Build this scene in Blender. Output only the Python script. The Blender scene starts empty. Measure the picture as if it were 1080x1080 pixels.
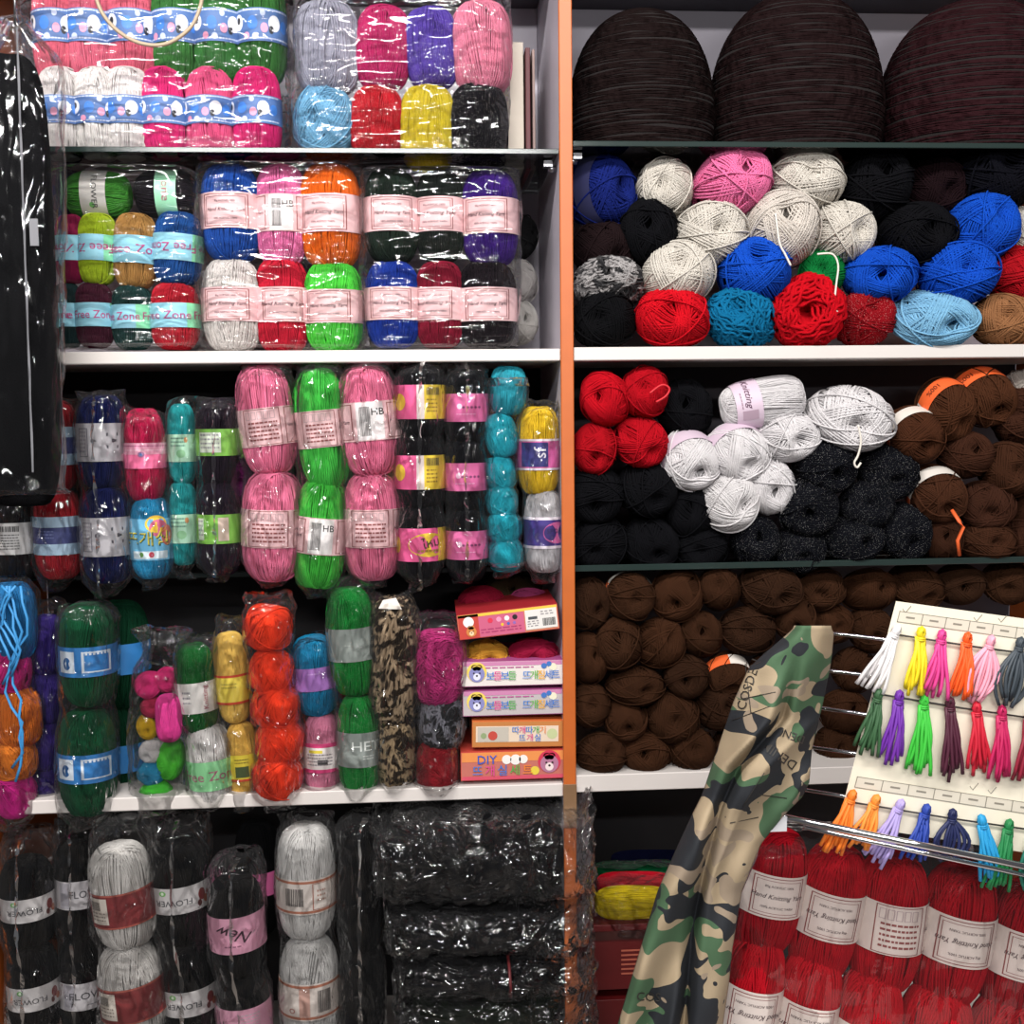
import bpy, math, random
import numpy as np
from mathutils import Vector, Matrix, Euler, noise as mnoise

R = math.radians
rnd = random.Random(7)
SC = bpy.context.scene
COL = SC.collection

# ------------------------------------------------------------------ camera
F = 1230.0
CAM = Vector((0.0, -1.6, 1.45))
CROT = Euler((R(90 - 5.1), 0, R(-4.0)), 'XYZ').to_matrix() @ Matrix.Rotation(R(-0.6) * -1, 3, 'Z').inverted()
cd = bpy.data.cameras.new('camera'); cam = bpy.data.objects.new('camera', cd); COL.objects.link(cam)
cam.location = CAM; cam.rotation_euler = CROT.to_euler()
cd.sensor_width = 36; cd.sensor_fit = 'HORIZONTAL'; cd.lens = 36 * F / 1080; cd.clip_start = 0.02
SC.camera = cam

def at(px, py, Y):
    d = CROT @ Vector(((px - 540) / F, -(py - 540) / F, -1))
    return CAM + d * ((Y - CAM.y) / d.y)
def mpp(px, py, Y):                                   # metres per pixel there
    p = at(px, py, Y) - CAM
    return (p @ (CROT @ Vector((0, 0, -1)))) / F if False else p.dot(CROT @ Vector((0, 0, -1))) / F

# ------------------------------------------------------------------ colours
def lin(c):
    if isinstance(c, str):
        c = [int(c[i:i + 2], 16) / 255 for i in (0, 2, 4)]
    return tuple(x / 12.92 if x <= 0.04045 else ((x + 0.055) / 1.055) ** 2.4 for x in c[:3]) + (1,)

# ------------------------------------------------------------------ materials
MATS = {}
def newmat(name):
    m = bpy.data.materials.new(name); m.use_nodes = True
    nt = m.node_tree; nt.nodes.clear()
    return m, nt, nt.nodes, nt.links
def pbsdf(n, **kw):
    b = n.new('ShaderNodeBsdfPrincipled')
    for k, v in kw.items():
        b.inputs[k].default_value = v
    return b
def plain(name, col, rough=0.6, metal=0.0, bump=0.0, scale=60, var=0.06, spec=0.5):
    if name in MATS: return MATS[name]
    m, nt, n, l = newmat(name)
    b = pbsdf(n, Roughness=rough, Metallic=metal); b.inputs['Specular IOR Level'].default_value = spec
    o = n.new('ShaderNodeOutputMaterial'); l.new(b.outputs[0], o.inputs[0])
    tc = n.new('ShaderNodeTexCoord'); nz = n.new('ShaderNodeTexNoise')
    nz.inputs['Scale'].default_value = scale; nz.inputs['Detail'].default_value = 5
    l.new(tc.outputs['Object'], nz.inputs['Vector'])
    mx = n.new('ShaderNodeMix'); mx.data_type = 'RGBA'
    c = lin(col)
    mx.inputs[6].default_value = tuple(x * (1 - var * 2) for x in c[:3]) + (1,)
    mx.inputs[7].default_value = tuple(min(1, x * (1 + var * 2)) for x in c[:3]) + (1,)
    l.new(nz.outputs[0], mx.inputs[0]); l.new(mx.outputs[2], b.inputs['Base Color'])
    if bump:
        bp = n.new('ShaderNodeBump'); bp.inputs['Strength'].default_value = bump; bp.inputs['Distance'].default_value = 0.002
        l.new(nz.outputs[0], bp.inputs['Height']); l.new(bp.outputs[0], b.inputs['Normal'])
    MATS[name] = m
    return m

def yarn_mat(name, sparkle=False, second=None, rough=0.85, sheen=0.4):
    m, nt, n, l = newmat(name)
    b = pbsdf(n, Roughness=rough); b.inputs['Specular IOR Level'].default_value = 0.08
    b.inputs['Sheen Weight'].default_value = sheen * .6; b.inputs['Sheen Roughness'].default_value = 0.5
    o = n.new('ShaderNodeOutputMaterial'); l.new(b.outputs[0], o.inputs[0])
    oi = n.new('ShaderNodeObjectInfo'); tc = n.new('ShaderNodeTexCoord')
    nz = n.new('ShaderNodeTexNoise'); nz.inputs['Scale'].default_value = 2.5; nz.inputs['Detail'].default_value = 3
    l.new(tc.outputs['Object'], nz.inputs['Vector'])
    mr = n.new('ShaderNodeMapRange'); mr.inputs[3].default_value = 0.72; mr.inputs[4].default_value = 1.15
    l.new(nz.outputs[0], mr.inputs[0])
    hs = n.new('ShaderNodeHueSaturation'); l.new(oi.outputs['Color'], hs.inputs['Color']); l.new(mr.outputs[0], hs.inputs['Value'])
    col = hs.outputs[0]
    l.new(oi.outputs['Color'], b.inputs['Sheen Tint'])
    if second:
        n2 = n.new('ShaderNodeTexNoise'); n2.inputs['Scale'].default_value = 1.5; n2.inputs['Detail'].default_value = 2; n2.inputs['Distortion'].default_value = 1.5
        l.new(tc.outputs['Object'], n2.inputs['Vector'])
        rp = n.new('ShaderNodeValToRGB'); rp.color_ramp.elements[0].position = 0.44; rp.color_ramp.elements[1].position = 0.52
        l.new(n2.outputs[0], rp.inputs[0])
        mx = n.new('ShaderNodeMix'); mx.data_type = 'RGBA'; mx.inputs[7].default_value = lin(second)
        l.new(rp.outputs[0], mx.inputs[0]); l.new(col, mx.inputs[6]); col = mx.outputs[2]
    if sparkle:
        v = n.new('ShaderNodeTexVoronoi'); v.inputs['Scale'].default_value = 26
        l.new(tc.outputs['Object'], v.inputs['Vector'])
        lt = n.new('ShaderNodeMath'); lt.operation = 'LESS_THAN'; lt.inputs[1].default_value = 0.13
        l.new(v.outputs['Distance'], lt.inputs[0])
        mx = n.new('ShaderNodeMix'); mx.data_type = 'RGBA'; mx.inputs[7].default_value = (1, .97, .93, 1)
        l.new(lt.outputs[0], mx.inputs[0]); l.new(col, mx.inputs[6]); col = mx.outputs[2]
        m2 = n.new('ShaderNodeMapRange'); m2.inputs[3].default_value = rough; m2.inputs[4].default_value = 0.25
        l.new(lt.outputs[0], m2.inputs[0]); l.new(m2.outputs[0], b.inputs['Roughness'])
    l.new(col, b.inputs['Base Color'])
    n3 = n.new('ShaderNodeTexNoise'); n3.inputs['Scale'].default_value = 45; n3.inputs['Detail'].default_value = 2
    l.new(tc.outputs['Object'], n3.inputs['Vector'])
    bp = n.new('ShaderNodeBump'); bp.inputs['Strength'].default_value = 0.5; bp.inputs['Distance'].default_value = 0.03
    l.new(n3.outputs[0], bp.inputs['Height']); l.new(bp.outputs[0], b.inputs['Normal'])
    MATS[name] = m
    return m
yarn_mat('yarn'); yarn_mat('spool_yarn', sheen=0.0); yarn_mat('yarn_glitter', sparkle=True)
yarn_mat('yarn_brown_cream', second='1f1712'); yarn_mat('yarn_marled', second='2a2a2c')

def film_mat(name, milk=0.0, wr=1.0, refl=1.0, tint=(1, 1, 1, 1), ms=(1, 1, .45), mr=(.3, .4, .5), sc=17, dist=1.6, det=1.0, rg=.055):
    m, nt, n, l = newmat(name)
    tc = n.new('ShaderNodeTexCoord')
    mp = n.new('ShaderNodeMapping'); mp.inputs['Rotation'].default_value = mr; mp.inputs['Scale'].default_value = ms
    l.new(tc.outputs['Object'], mp.inputs[0])
    a = n.new('ShaderNodeTexNoise'); a.inputs['Scale'].default_value = sc; a.inputs['Detail'].default_value = det; a.inputs['Distortion'].default_value = dist
    l.new(mp.outputs[0], a.inputs['Vector'])
    vo = n.new('ShaderNodeTexVoronoi'); vo.feature = 'DISTANCE_TO_EDGE'; vo.inputs['Scale'].default_value = 24
    wv = n.new('ShaderNodeVectorMath'); wv.operation = 'MULTIPLY_ADD'; wv.inputs[1].default_value = (.04, .04, .04)
    l.new(a.outputs['Color'], wv.inputs[0]); l.new(mp.outputs[0], wv.inputs[2]); l.new(wv.outputs[0], vo.inputs['Vector'])
    mz = n.new('ShaderNodeMapRange'); mz.inputs[2].default_value = .12; mz.inputs[3].default_value = 1; mz.inputs[4].default_value = 0
    l.new(vo.outputs['Distance'], mz.inputs[0])
    ad = n.new('ShaderNodeMath'); ad.operation = 'MULTIPLY_ADD'; ad.inputs[1].default_value = .22; l.new(mz.outputs[0], ad.inputs[0]); l.new(a.outputs[0], ad.inputs[2])
    bp = n.new('ShaderNodeBump'); bp.inputs['Strength'].default_value = min(1, 0.9 * wr); bp.inputs['Distance'].default_value = 0.014
    l.new(ad.outputs[0], bp.inputs['Height'])
    gl = n.new('ShaderNodeBsdfGlossy'); gl.inputs['Roughness'].default_value = rg; gl.inputs['Color'].default_value = (1, 1, 1, 1)
    tr = n.new('ShaderNodeBsdfTransparent'); tr.inputs['Color'].default_value = tint
    df = n.new('ShaderNodeBsdfDiffuse'); df.inputs['Color'].default_value = (0.8, 0.8, 0.83, 1)
    l.new(bp.outputs[0], gl.inputs['Normal'])
    fr = n.new('ShaderNodeFresnel'); fr.inputs['IOR'].default_value = 1.5; l.new(bp.outputs[0], fr.inputs['Normal'])
    mm = n.new('ShaderNodeMath'); mm.operation = 'MULTIPLY_ADD'; mm.inputs[1].default_value = 0.9 * refl; mm.inputs[2].default_value = 0.0; mm.use_clamp = True
    mm.inputs[1].default_value = refl * .7
    l.new(fr.outputs[0], mm.inputs[0])
    lw = n.new('ShaderNodeLayerWeight'); lw.inputs['Blend'].default_value = 0.25
    mk = n.new('ShaderNodeMath'); mk.operation = 'MULTIPLY_ADD'; mk.inputs[1].default_value = 0.06; mk.inputs[2].default_value = milk
    l.new(lw.outputs['Facing'], mk.inputs[0])
    m1 = n.new('ShaderNodeMixShader'); l.new(mk.outputs[0], m1.inputs[0]); l.new(tr.outputs[0], m1.inputs[1]); l.new(df.outputs[0], m1.inputs[2])
    m2 = n.new('ShaderNodeMixShader'); l.new(mm.outputs[0], m2.inputs[0]); l.new(m1.outputs[0], m2.inputs[1]); l.new(gl.outputs[0], m2.inputs[2])
    o = n.new('ShaderNodeOutputMaterial'); l.new(m2.outputs[0], o.inputs[0])
    MATS[name] = m
    return m
film_mat('clear_film', refl=1.1, rg=.07, ms=(1, 1, .6), sc=20, det=1.5); film_mat('heavy_film', milk=0.004, wr=1.1, refl=1.15); film_mat('smooth_film', milk=0.0, wr=0.45, refl=1.0, ms=(1, 1, .25), mr=(0, .15, 0))
film_mat('streak_film', wr=0.75, refl=1.0, ms=(.28, 1, 1.5), mr=(0, -.35, 0), sc=15); film_mat('crumpled_film', wr=1.0, refl=1.9, rg=.09, ms=(1, 1, 1.2), mr=(0, .6, 0), sc=11, dist=3.2, det=2)

def glass_mat():
    m, nt, n, l = newmat('shelf_glass')
    gl = n.new('ShaderNodeBsdfGlossy'); gl.inputs['Roughness'].default_value = 0.02
    tr = n.new('ShaderNodeBsdfTransparent'); tr.inputs['Color'].default_value = (0.8, 0.86, 0.84, 1)
    fr = n.new('ShaderNodeFresnel'); fr.inputs['IOR'].default_value = 1.5
    mx = n.new('ShaderNodeMixShader'); l.new(fr.outputs[0], mx.inputs[0]); l.new(tr.outputs[0], mx.inputs[1]); l.new(gl.outputs[0], mx.inputs[2])
    o = n.new('ShaderNodeOutputMaterial'); l.new(mx.outputs[0], o.inputs[0])
    MATS['shelf_glass'] = m
glass_mat()

def camo_mat():
    m, nt, n, l = newmat('camouflage_cloth')
    b = pbsdf(n, Roughness=0.8); o = n.new('ShaderNodeOutputMaterial'); l.new(b.outputs[0], o.inputs[0])
    tc = n.new('ShaderNodeTexCoord')
    def blob(seed, sc, th, dist=1.0):
        mp = n.new('ShaderNodeMapping'); mp.inputs['Location'].default_value = (seed, seed * .7, 0); mp.inputs['Scale'].default_value = (1, 0.4, 1.25); mp.inputs['Rotation'].default_value = (0, R(28), 0)
        l.new(tc.outputs['Object'], mp.inputs[0])
        z = n.new('ShaderNodeTexNoise'); z.inputs['Scale'].default_value = sc; z.inputs['Detail'].default_value = 1.2; z.inputs['Distortion'].default_value = dist
        l.new(mp.outputs[0], z.inputs['Vector'])
        g = n.new('ShaderNodeMath'); g.operation = 'GREATER_THAN'; g.inputs[1].default_value = th; l.new(z.outputs[0], g.inputs[0])
        return g.outputs[0]
    col = None
    def over(prev, fac, c):
        mx = n.new('ShaderNodeMix'); mx.data_type = 'RGBA'; l.new(fac, mx.inputs[0])
        if isinstance(prev, tuple): mx.inputs[6].default_value = prev
        else: l.new(prev, mx.inputs[6])
        mx.inputs[7].default_value = c
        return mx.outputs[2]
    c = over(lin('9c8a70'), blob(3.1, 15, 0.53), lin('3f5c40'))
    c = over(c, blob(9.7, 15, 0.53), lin('191c22'))
    c = over(c, blob(5.3, 20, 0.63), lin('8c7c6a'))
    l.new(c, b.inputs['Base Color'])
    nz = n.new('ShaderNodeTexNoise'); nz.inputs['Scale'].default_value = 700
    l.new(tc.outputs['Object'], nz.inputs['Vector'])
    bp = n.new('ShaderNodeBump'); bp.inputs['Strength'].default_value = 0.2; bp.inputs['Distance'].default_value = 0.001
    l.new(nz.outputs[0], bp.inputs['Height']); l.new(bp.outputs[0], b.inputs['Normal'])
    MATS['camouflage_cloth'] = m
camo_mat()
def P(col, rough=0.55): return plain('print_' + col, col, rough, var=0.02)

# ------------------------------------------------------------------ mesh helpers
class MB:
    def __init__(s): s.v = []; s.f = []; s.m = []; s.sm = []; s.mats = []; s.n = 0
    def mi(s, m):
        if m not in s.mats: s.mats.append(m)
        return s.mats.index(m)
    def add(s, v, f, m, smooth=True):
        v = [tuple(p) for p in v]; i = s.mi(m)
        s.v += v; s.f += [tuple(k + s.n for k in q) for q in f]; s.m += [i] * len(f); s.sm += [smooth] * len(f); s.n += len(v)
    def box(s, c, h, m, rot=None):
        v = []
        for x in (-1, 1):
            for y in (-1, 1):
                for z in (-1, 1):
                    q = Vector((x * h[0], y * h[1], z * h[2]))
                    if rot: q = rot @ q
                    v.append(q + Vector(c))
        s.add(v, [(0, 1, 3, 2), (4, 6, 7, 5), (0, 4, 5, 1), (2, 3, 7, 6), (0, 2, 6, 4), (1, 5, 7, 3)], m, False)
    def tube(s, pts, r, m, sides=6, closed=False, caps=True):
        pts = [Vector(p) for p in pts]; n = len(pts); v = []
        up = Vector((0.13, 0.31, 0.94)).normalized()
        for i, p in enumerate(pts):
            a = pts[(i - 1) % n] if (closed or i > 0) else p; b = pts[(i + 1) % n] if (closed or i < n - 1) else p
            t = (b - a).normalized() if (b - a).length > 1e-9 else Vector((0, 0, 1))
            x = t.cross(up)
            if x.length < 0.1: x = t.cross(Vector((1, 0, 0)))
            x.normalize(); y = t.cross(x)
            rr = r[i] if hasattr(r, '__len__') else r
            for k in range(sides):
                g = 2 * math.pi * k / sides
                v.append(p + x * math.cos(g) * rr + y * math.sin(g) * rr)
        f = []
        for i in range(n if closed else n - 1):
            j = (i + 1) % n
            for k in range(sides):
                k2 = (k + 1) % sides
                f.append((i * sides + k, i * sides + k2, j * sides + k2, j * sides + k))
        if caps and not closed:
            f.append(tuple(range(sides))[::-1]); f.append(tuple((n - 1) * sides + k for k in range(sides)))
        s.add(v, f, m)
    def mesh(s, name):
        me = bpy.data.meshes.new(name); me.from_pydata(s.v, [], s.f)
        for m in s.mats: me.materials.append(MATS[m] if isinstance(m, str) else m)
        me.polygons.foreach_set('material_index', s.m); me.polygons.foreach_set('use_smooth', s.sm)
        me.update(); return me

def link(name, me, parent=None, loc=None, rot=None, scale=None):
    o = bpy.data.objects.new(name, me); COL.objects.link(o)
    if parent: o.parent = parent
    if loc is not None: o.location = loc
    if rot is not None: o.rotation_euler = rot
    if scale is not None: o.scale = scale
    return o
def tag(o, label, cat, group=None, kind=None):
    o['label'] = label; o['category'] = cat
    n = len(label.split())
    if not 4 <= n <= 16: print('LABEL LENGTH', n, label)
    if group: o['group'] = group
    if kind: o['kind'] = kind
    return o
def build(name, mb, parent=None, centre=False):
    if centre:
        c = np.mean(np.array(mb.v), axis=0); mb.v = [(x - c[0], y - c[1], z - c[2]) for x, y, z in mb.v]
        return link(name, mb.mesh(name), parent, Vector(c))
    return link(name, mb.mesh(name), parent)

# ------------------------------------------------------------------ text and print on surfaces
TXT = {}
def text_mesh(s, italic=False):
    k = (s, italic)
    if k in TXT: return TXT[k]
    c = bpy.data.curves.new('t', 'FONT'); c.body = s; c.size = 1; c.resolution_u = 2; c.align_x = 'CENTER'; c.align_y = 'CENTER'
    if italic: c.shear = 0.35
    c.offset = 0.004
    o = bpy.data.objects.new('t', c); COL.objects.link(o)
    dg = bpy.context.evaluated_depsgraph_get(); dg.update(); e = o.evaluated_get(dg); me = e.to_mesh()
    v = [tuple(p.co[:2]) for p in me.vertices]; f = [tuple(p.vertices) for p in me.polygons]
    e.to_mesh_clear(); bpy.data.objects.remove(o); bpy.data.curves.remove(c)
    TXT[k] = (v, f); return TXT[k]

def draw(mb, prims, mp, step=0.15):
    """mp(x, z, level) -> point; prims are printed marks in label units"""
    for pr in prims:
        t = pr[0]
        if t == 'rect':
            _, x0, z0, x1, z1, m, lv = pr
            nx = max(1, int(abs(x1 - x0) / step + .99)); nz = max(1, int(abs(z1 - z0) / step + .99)); v = []
            for i in range(nx + 1):
                for j in range(nz + 1): v.append(mp(x0 + (x1 - x0) * i / nx, z0 + (z1 - z0) * j / nz, lv))
            f = [(i * (nz + 1) + j, (i + 1) * (nz + 1) + j, (i + 1) * (nz + 1) + j + 1, i * (nz + 1) + j + 1) for i in range(nx) for j in range(nz)]
            mb.add(v, f, m)
        elif t == 'frame':
            _, x0, z0, x1, z1, w, m, lv = pr
            draw(mb, [('rect', x0, z0, x1, z0 + w, m, lv), ('rect', x0, z1 - w, x1, z1, m, lv), ('rect', x0, z0, x0 + w, z1, m, lv), ('rect', x1 - w, z0, x1, z1, m, lv)], mp, step)
        elif t == 'oval':
            _, cx, cz, rx, rz, m, lv = pr
            v = [mp(cx, cz, lv)] + [mp(cx + rx * math.cos(k * math.pi / 10), cz + rz * math.sin(k * math.pi / 10), lv) for k in range(20)]
            mb.add(v, [(0, k + 1, (k + 1) % 20 + 1) for k in range(20)], m)
        elif t == 'text':
            _, s, cx, cz, h, m, lv = pr[:7]
            ang = R(pr[7]) if len(pr) > 7 else 0; it = pr[8] if len(pr) > 8 else False
            v, f = text_mesh(s, it); ca, sa = math.cos(ang), math.sin(ang)
            mb.add([mp(cx + (x * ca - y * sa) * h, cz + (x * sa + y * ca) * h, lv) for x, y in v], f, m, False)
        elif t == 'bars':
            _, x0, z0, x1, z1, m, lv = pr
            r2 = random.Random(3); x = x0
            while x < x1:
                w = (x1 - x0) * r2.choice((.02, .035, .05)); draw(mb, [('rect', x, z0, min(x1, x + w), z1, m, lv)], mp, step); x += w + (x1 - x0) * r2.choice((.02, .04))
        elif t == 'lines':
            _, x0, z0, x1, z1, n_, m, lv = pr
            r2 = random.Random(5)
            for k in range(n_):
                z = z1 + (z0 - z1) * (k + .5) / n_; x = x0
                while x < x1 - 0.02:
                    w = r2.uniform(.05, .14) * (1 if x1 - x0 > .4 else .5); draw(mb, [('rect', x, z, min(x + w, x1), z + abs(z1 - z0) / n_ * .4, m, lv)], mp, step); x += w + .03

# ------------------------------------------------------------------ wound yarn meshes
def supersurf(p, b, e, pit=0.0):
    """unit vectors (n,3) -> points on the ball with dimpled ends"""
    rho = np.hypot(p[:, 0], p[:, 1]); az = np.abs(p[:, 2])
    s = (rho ** e + az ** e) ** (-1 / e)
    q = p * s[:, None]; 
    if pit: 
        ang = np.arctan2(rho, az); q[:, 2] *= 1 - pit * np.exp(-(ang / 0.3) ** 2)
    q[:, 2] *= b
    return q
def wound(name, b=1.0, e=2.4, r=0.033, bundles=19, per=6, tilt=(56, 77), seg=38, seed=1, wig=0.0, pit=0.3, mat='yarn', loose=2, sides=5):
    rs = np.random.RandomState(seed); V = []; Fc = []; n0 = 0
    # core
    U, W = 24, 14; core = []
    for j in range(W + 1):
        th = math.pi * j / W
        for i in range(U):
            ph = 2 * math.pi * i / U; core.append((math.sin(th) * math.cos(ph), math.sin(th) * math.sin(ph), math.cos(th)))
    core = supersurf(np.array(core), b, e, min(.8, pit * 2.2)) * 0.93
    V.append(core); Fc.append(np.array([(j * U + i, (j + 1) * U + i, (j + 1) * U + (i + 1) % U, j * U + (i + 1) % U) for j in range(W) for i in range(U)])); n0 = len(core)
    t = np.linspace(0, 2 * math.pi, seg, endpoint=False)
    def loop(nrm, d, lift, rr, wob):
        nonlocal n0
        nrm = nrm / np.linalg.norm(nrm); u = np.cross(nrm, [0.3, 0.2, 0.93]); u /= np.linalg.norm(u); w = np.cross(nrm, u)
        dd = d + wob * np.sin(t * rs.randint(1, 3) + rs.uniform(0, 6))
        if wig: dd = dd + wig * np.sin(t * rs.randint(9, 15) + rs.uniform(0, 6))
        c = np.sqrt(np.clip(1 - dd ** 2, 0.01, 1))
        p = nrm[None] * dd[:, None] + c[:, None] * (np.cos(t)[:, None] * u + np.sin(t)[:, None] * w)
        p /= np.linalg.norm(p, axis=1)[:, None]
        q = supersurf(p, b, e, pit)
        lf = 1 + lift + (wig * 0.5 * np.sin(t * 11 + rs.uniform(0, 6)) if wig else 0)
        q = q * (lf[:, None] if wig else lf)
        tan = np.roll(q, -1, 0) - np.roll(q, 1, 0); tan /= np.linalg.norm(tan, axis=1)[:, None]
        nn = p / np.array([1, 1, b])[None]; nn /= np.linalg.norm(nn, axis=1)[:, None]
        sx = np.cross(tan, nn); sx /= np.linalg.norm(sx, axis=1)[:, None]; ny = np.cross(sx, tan)
        k = np.arange(sides) * 2 * math.pi / sides
        v = q[:, None, :] + rr * (np.cos(k)[None, :, None] * sx[:, None, :] + np.sin(k)[None, :, None] * ny[:, None, :])
        V.append(v.reshape(-1, 3))
        i = np.arange(seg)[:, None]; j = np.arange(sides)[None]; i2 = (i + 1) % seg; j2 = (j + 1) % sides
        f = np.stack([i * sides + j, i * sides + j2, i2 * sides + j2, i2 * sides + j], -1).reshape(-1, 4) + n0
        Fc.append(f); n0 += seg * sides
    az = rs.uniform(0, 6.28)
    for k in range(bundles):
        az += 2.4 + rs.uniform(-.3, .3); ti = R(rs.uniform(*tilt))
        nrm = np.array([math.cos(az) * math.sin(ti), math.sin(az) * math.sin(ti), math.cos(ti)])
        d0 = rs.uniform(-.12, .12)
        for s in range(per):
            loop(nrm + rs.normal(0, .012, 3), d0 + (s - per / 2) * r * 2.0, 0.006 * k * (r / 0.034) + rs.uniform(0, .006), r * rs.uniform(.85, 1.1), .012)
    for k in range(loose):
        a = rs.uniform(0, 6.28); ti = R(rs.uniform(35, 85))
        loop(np.array([math.cos(a) * math.sin(ti), math.sin(a) * math.sin(ti), math.cos(ti)]), rs.uniform(-.35, .35), .006 * bundles + .035, r * .95, .05)
    V = np.concatenate(V); Fc = np.concatenate(Fc)
    V /= (1 + 0.004 * bundles + r * .6)
    me = bpy.data.meshes.new(name); me.vertices.add(len(V)); me.vertices.foreach_set('co', V.astype(np.float32).ravel())
    me.loops.add(len(Fc) * 4); me.loops.foreach_set('vertex_index', Fc.astype(np.int32).ravel())
    me.polygons.add(len(Fc)); me.polygons.foreach_set('loop_start', np.arange(0, len(Fc) * 4, 4, dtype=np.int32))
    me.polygons.foreach_set('use_smooth', np.ones(len(Fc), bool)); me.update(calc_edges=True); me.validate()
    me.materials.append(MATS[mat]); return me

WOUND = {}
def get_wound(kind, aspect, k):
    bins = [1.05, 1.5, 2.0, 2.6]; b = min(bins, key=lambda x: abs(x - aspect))
    nv = {1.05: 6, 1.5: 2, 2.0: 3, 2.6: 2}[b] if kind == 'dk' else 2
    key = (kind, b, k % nv)
    if key not in WOUND:
        sd = hash((kind[0], int(b * 10), k % nv)) if False else (ord(kind[0]) * 31 + ord(kind[-1]) * 7 + int(b * 10) * 3 + k % nv)
        o = dict(b=b, seed=sd % 9973, e=2.3 if b < 1.2 else 3.3, tilt=(56, 77) if b < 1.2 else (74, 88), pit=.32 if b < 1.2 else .05, loose=2 if b < 1.2 else 0)
        if b < 1.2: o['tilt'] = (50, (78, 85, 81, 87, 76, 84)[k % 6]); o['loose'] = 3
        if kind == 'glitter': o.update(mat='yarn_glitter')
        if kind == 'chunky': o.update(r=.062, per=4, wig=.05, bundles=16, seg=110, sides=4, loose=0)
        if kind == 'fluffy': o.update(r=.026, per=6, wig=.03, bundles=26, seg=80, sides=4, tilt=(30, 88))
        if kind == 'varieg': o.update(r=.085, per=4, bundles=12, mat='yarn_brown_cream', tilt=(50, 85))
        if kind == 'marled': o.update(r=.06, per=4, wig=.05, bundles=16, seg=90, sides=4, mat='yarn_marled')
        if kind == 'fine': o.update(r=.027, per=8, bundles=17)
        WOUND[key] = (wound('wound_yarn', **o), b, o['e'])
    return WOUND[key]

# ------------------------------------------------------------------ paper bands
BANDS = {}
def radius_at(z, b, e): return max(0.2, 1 - min(.99, abs(z / b)) ** e) ** (1 / e)
def get_band(design, b, e, hb, z0=0.0):
    """a ring of paper; hb = half height in units of the half-width"""
    key = (design, b, round(hb, 2), z0)
    if key in BANDS: return BANDS[key]
    D = DESIGNS[design]; mb = MB()
    def mp(x, z, lv):
        a = -math.pi / 2 + x; zz = z0 + z * hb; rr = radius_at(zz, b, e) * 1.02 + 0.035 + 0.009 * lv
        return (rr * math.cos(a), rr * math.sin(a), zz)
    n = 40; pts = [mp(2 * math.pi * i / n, z, 0) for i in range(n) for z in (-1, -.33, .33, 1)]
    mb.add(pts, [(i * 4 + j, ((i + 1) % n) * 4 + j, ((i + 1) % n) * 4 + j + 1, i * 4 + j + 1) for i in range(n) for j in range(3)], P(D[0]) and 'print_' + D[0])
    k = hb                                       # marks: x in radians, z in -1..1; text heights are in z units
    for pr in D[1]:
        if pr[0] == 'text':
            _, s, cx, cz, h, m = pr[:6]; ang = pr[6] if len(pr) > 6 else 0; it = pr[7] if len(pr) > 7 else False
            P(m); draw(mb, [('text', s, 0, 0, h * hb, 'print_' + m, 0, ang, it)], lambda x, z, lv: mp(cx + x, cz + z / hb, 2))
        else:
            q = list(pr); q[-1] = P(q[-1]) and 'print_' + pr[-1]; q.append(1); draw(mb, [tuple(q)], mp, 0.2)
    me = mb.mesh('paper_band'); BANDS[key] = me; return me
PINK = 'e3bdc0'; BRN = '8a4a48'; INK = '453036'
def hk(base=PINK, fr=BRN, ink=INK, flip=False):
    a = 180 if flip else 0; s = -1 if flip else 1
    out = []
    for c in (-.05, 2.1, -2.15):
        out += [('frame', c - .78, -.9, c + .78, .9, .035, fr), ('frame', c - .68, -.76, c + .68, .76, .02, fr),
                ('text', 'Hand Knitting Yarn', c, .02, .3, ink, a, True), ('text', '85g ACRYLIC 100%', c, .5 * s, .15, ink, a), ('text', '100% ACRYLIC YARN', c, -.48 * s, .15, ink, a)]
    return out
def care(base_ink=INK, fr=BRN):
    return [('frame', -.72, -.95, .62, .95, .03, fr)] + [('frame', -.62 + .22 * i, .42, -.44 + .22 * i, .82, .02, 'b09a9e') for i in range(5)] + [('lines', -.55, -.8, .5, .3, 5, BRN), ('frame', .8, -.95, 2.2, .95, .035, fr), ('text', 'Hand Knitting Yarn', 1.5, 0, .25, base_ink, 0, True)]
def cream(d): return ('dccfc8', d)
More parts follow.
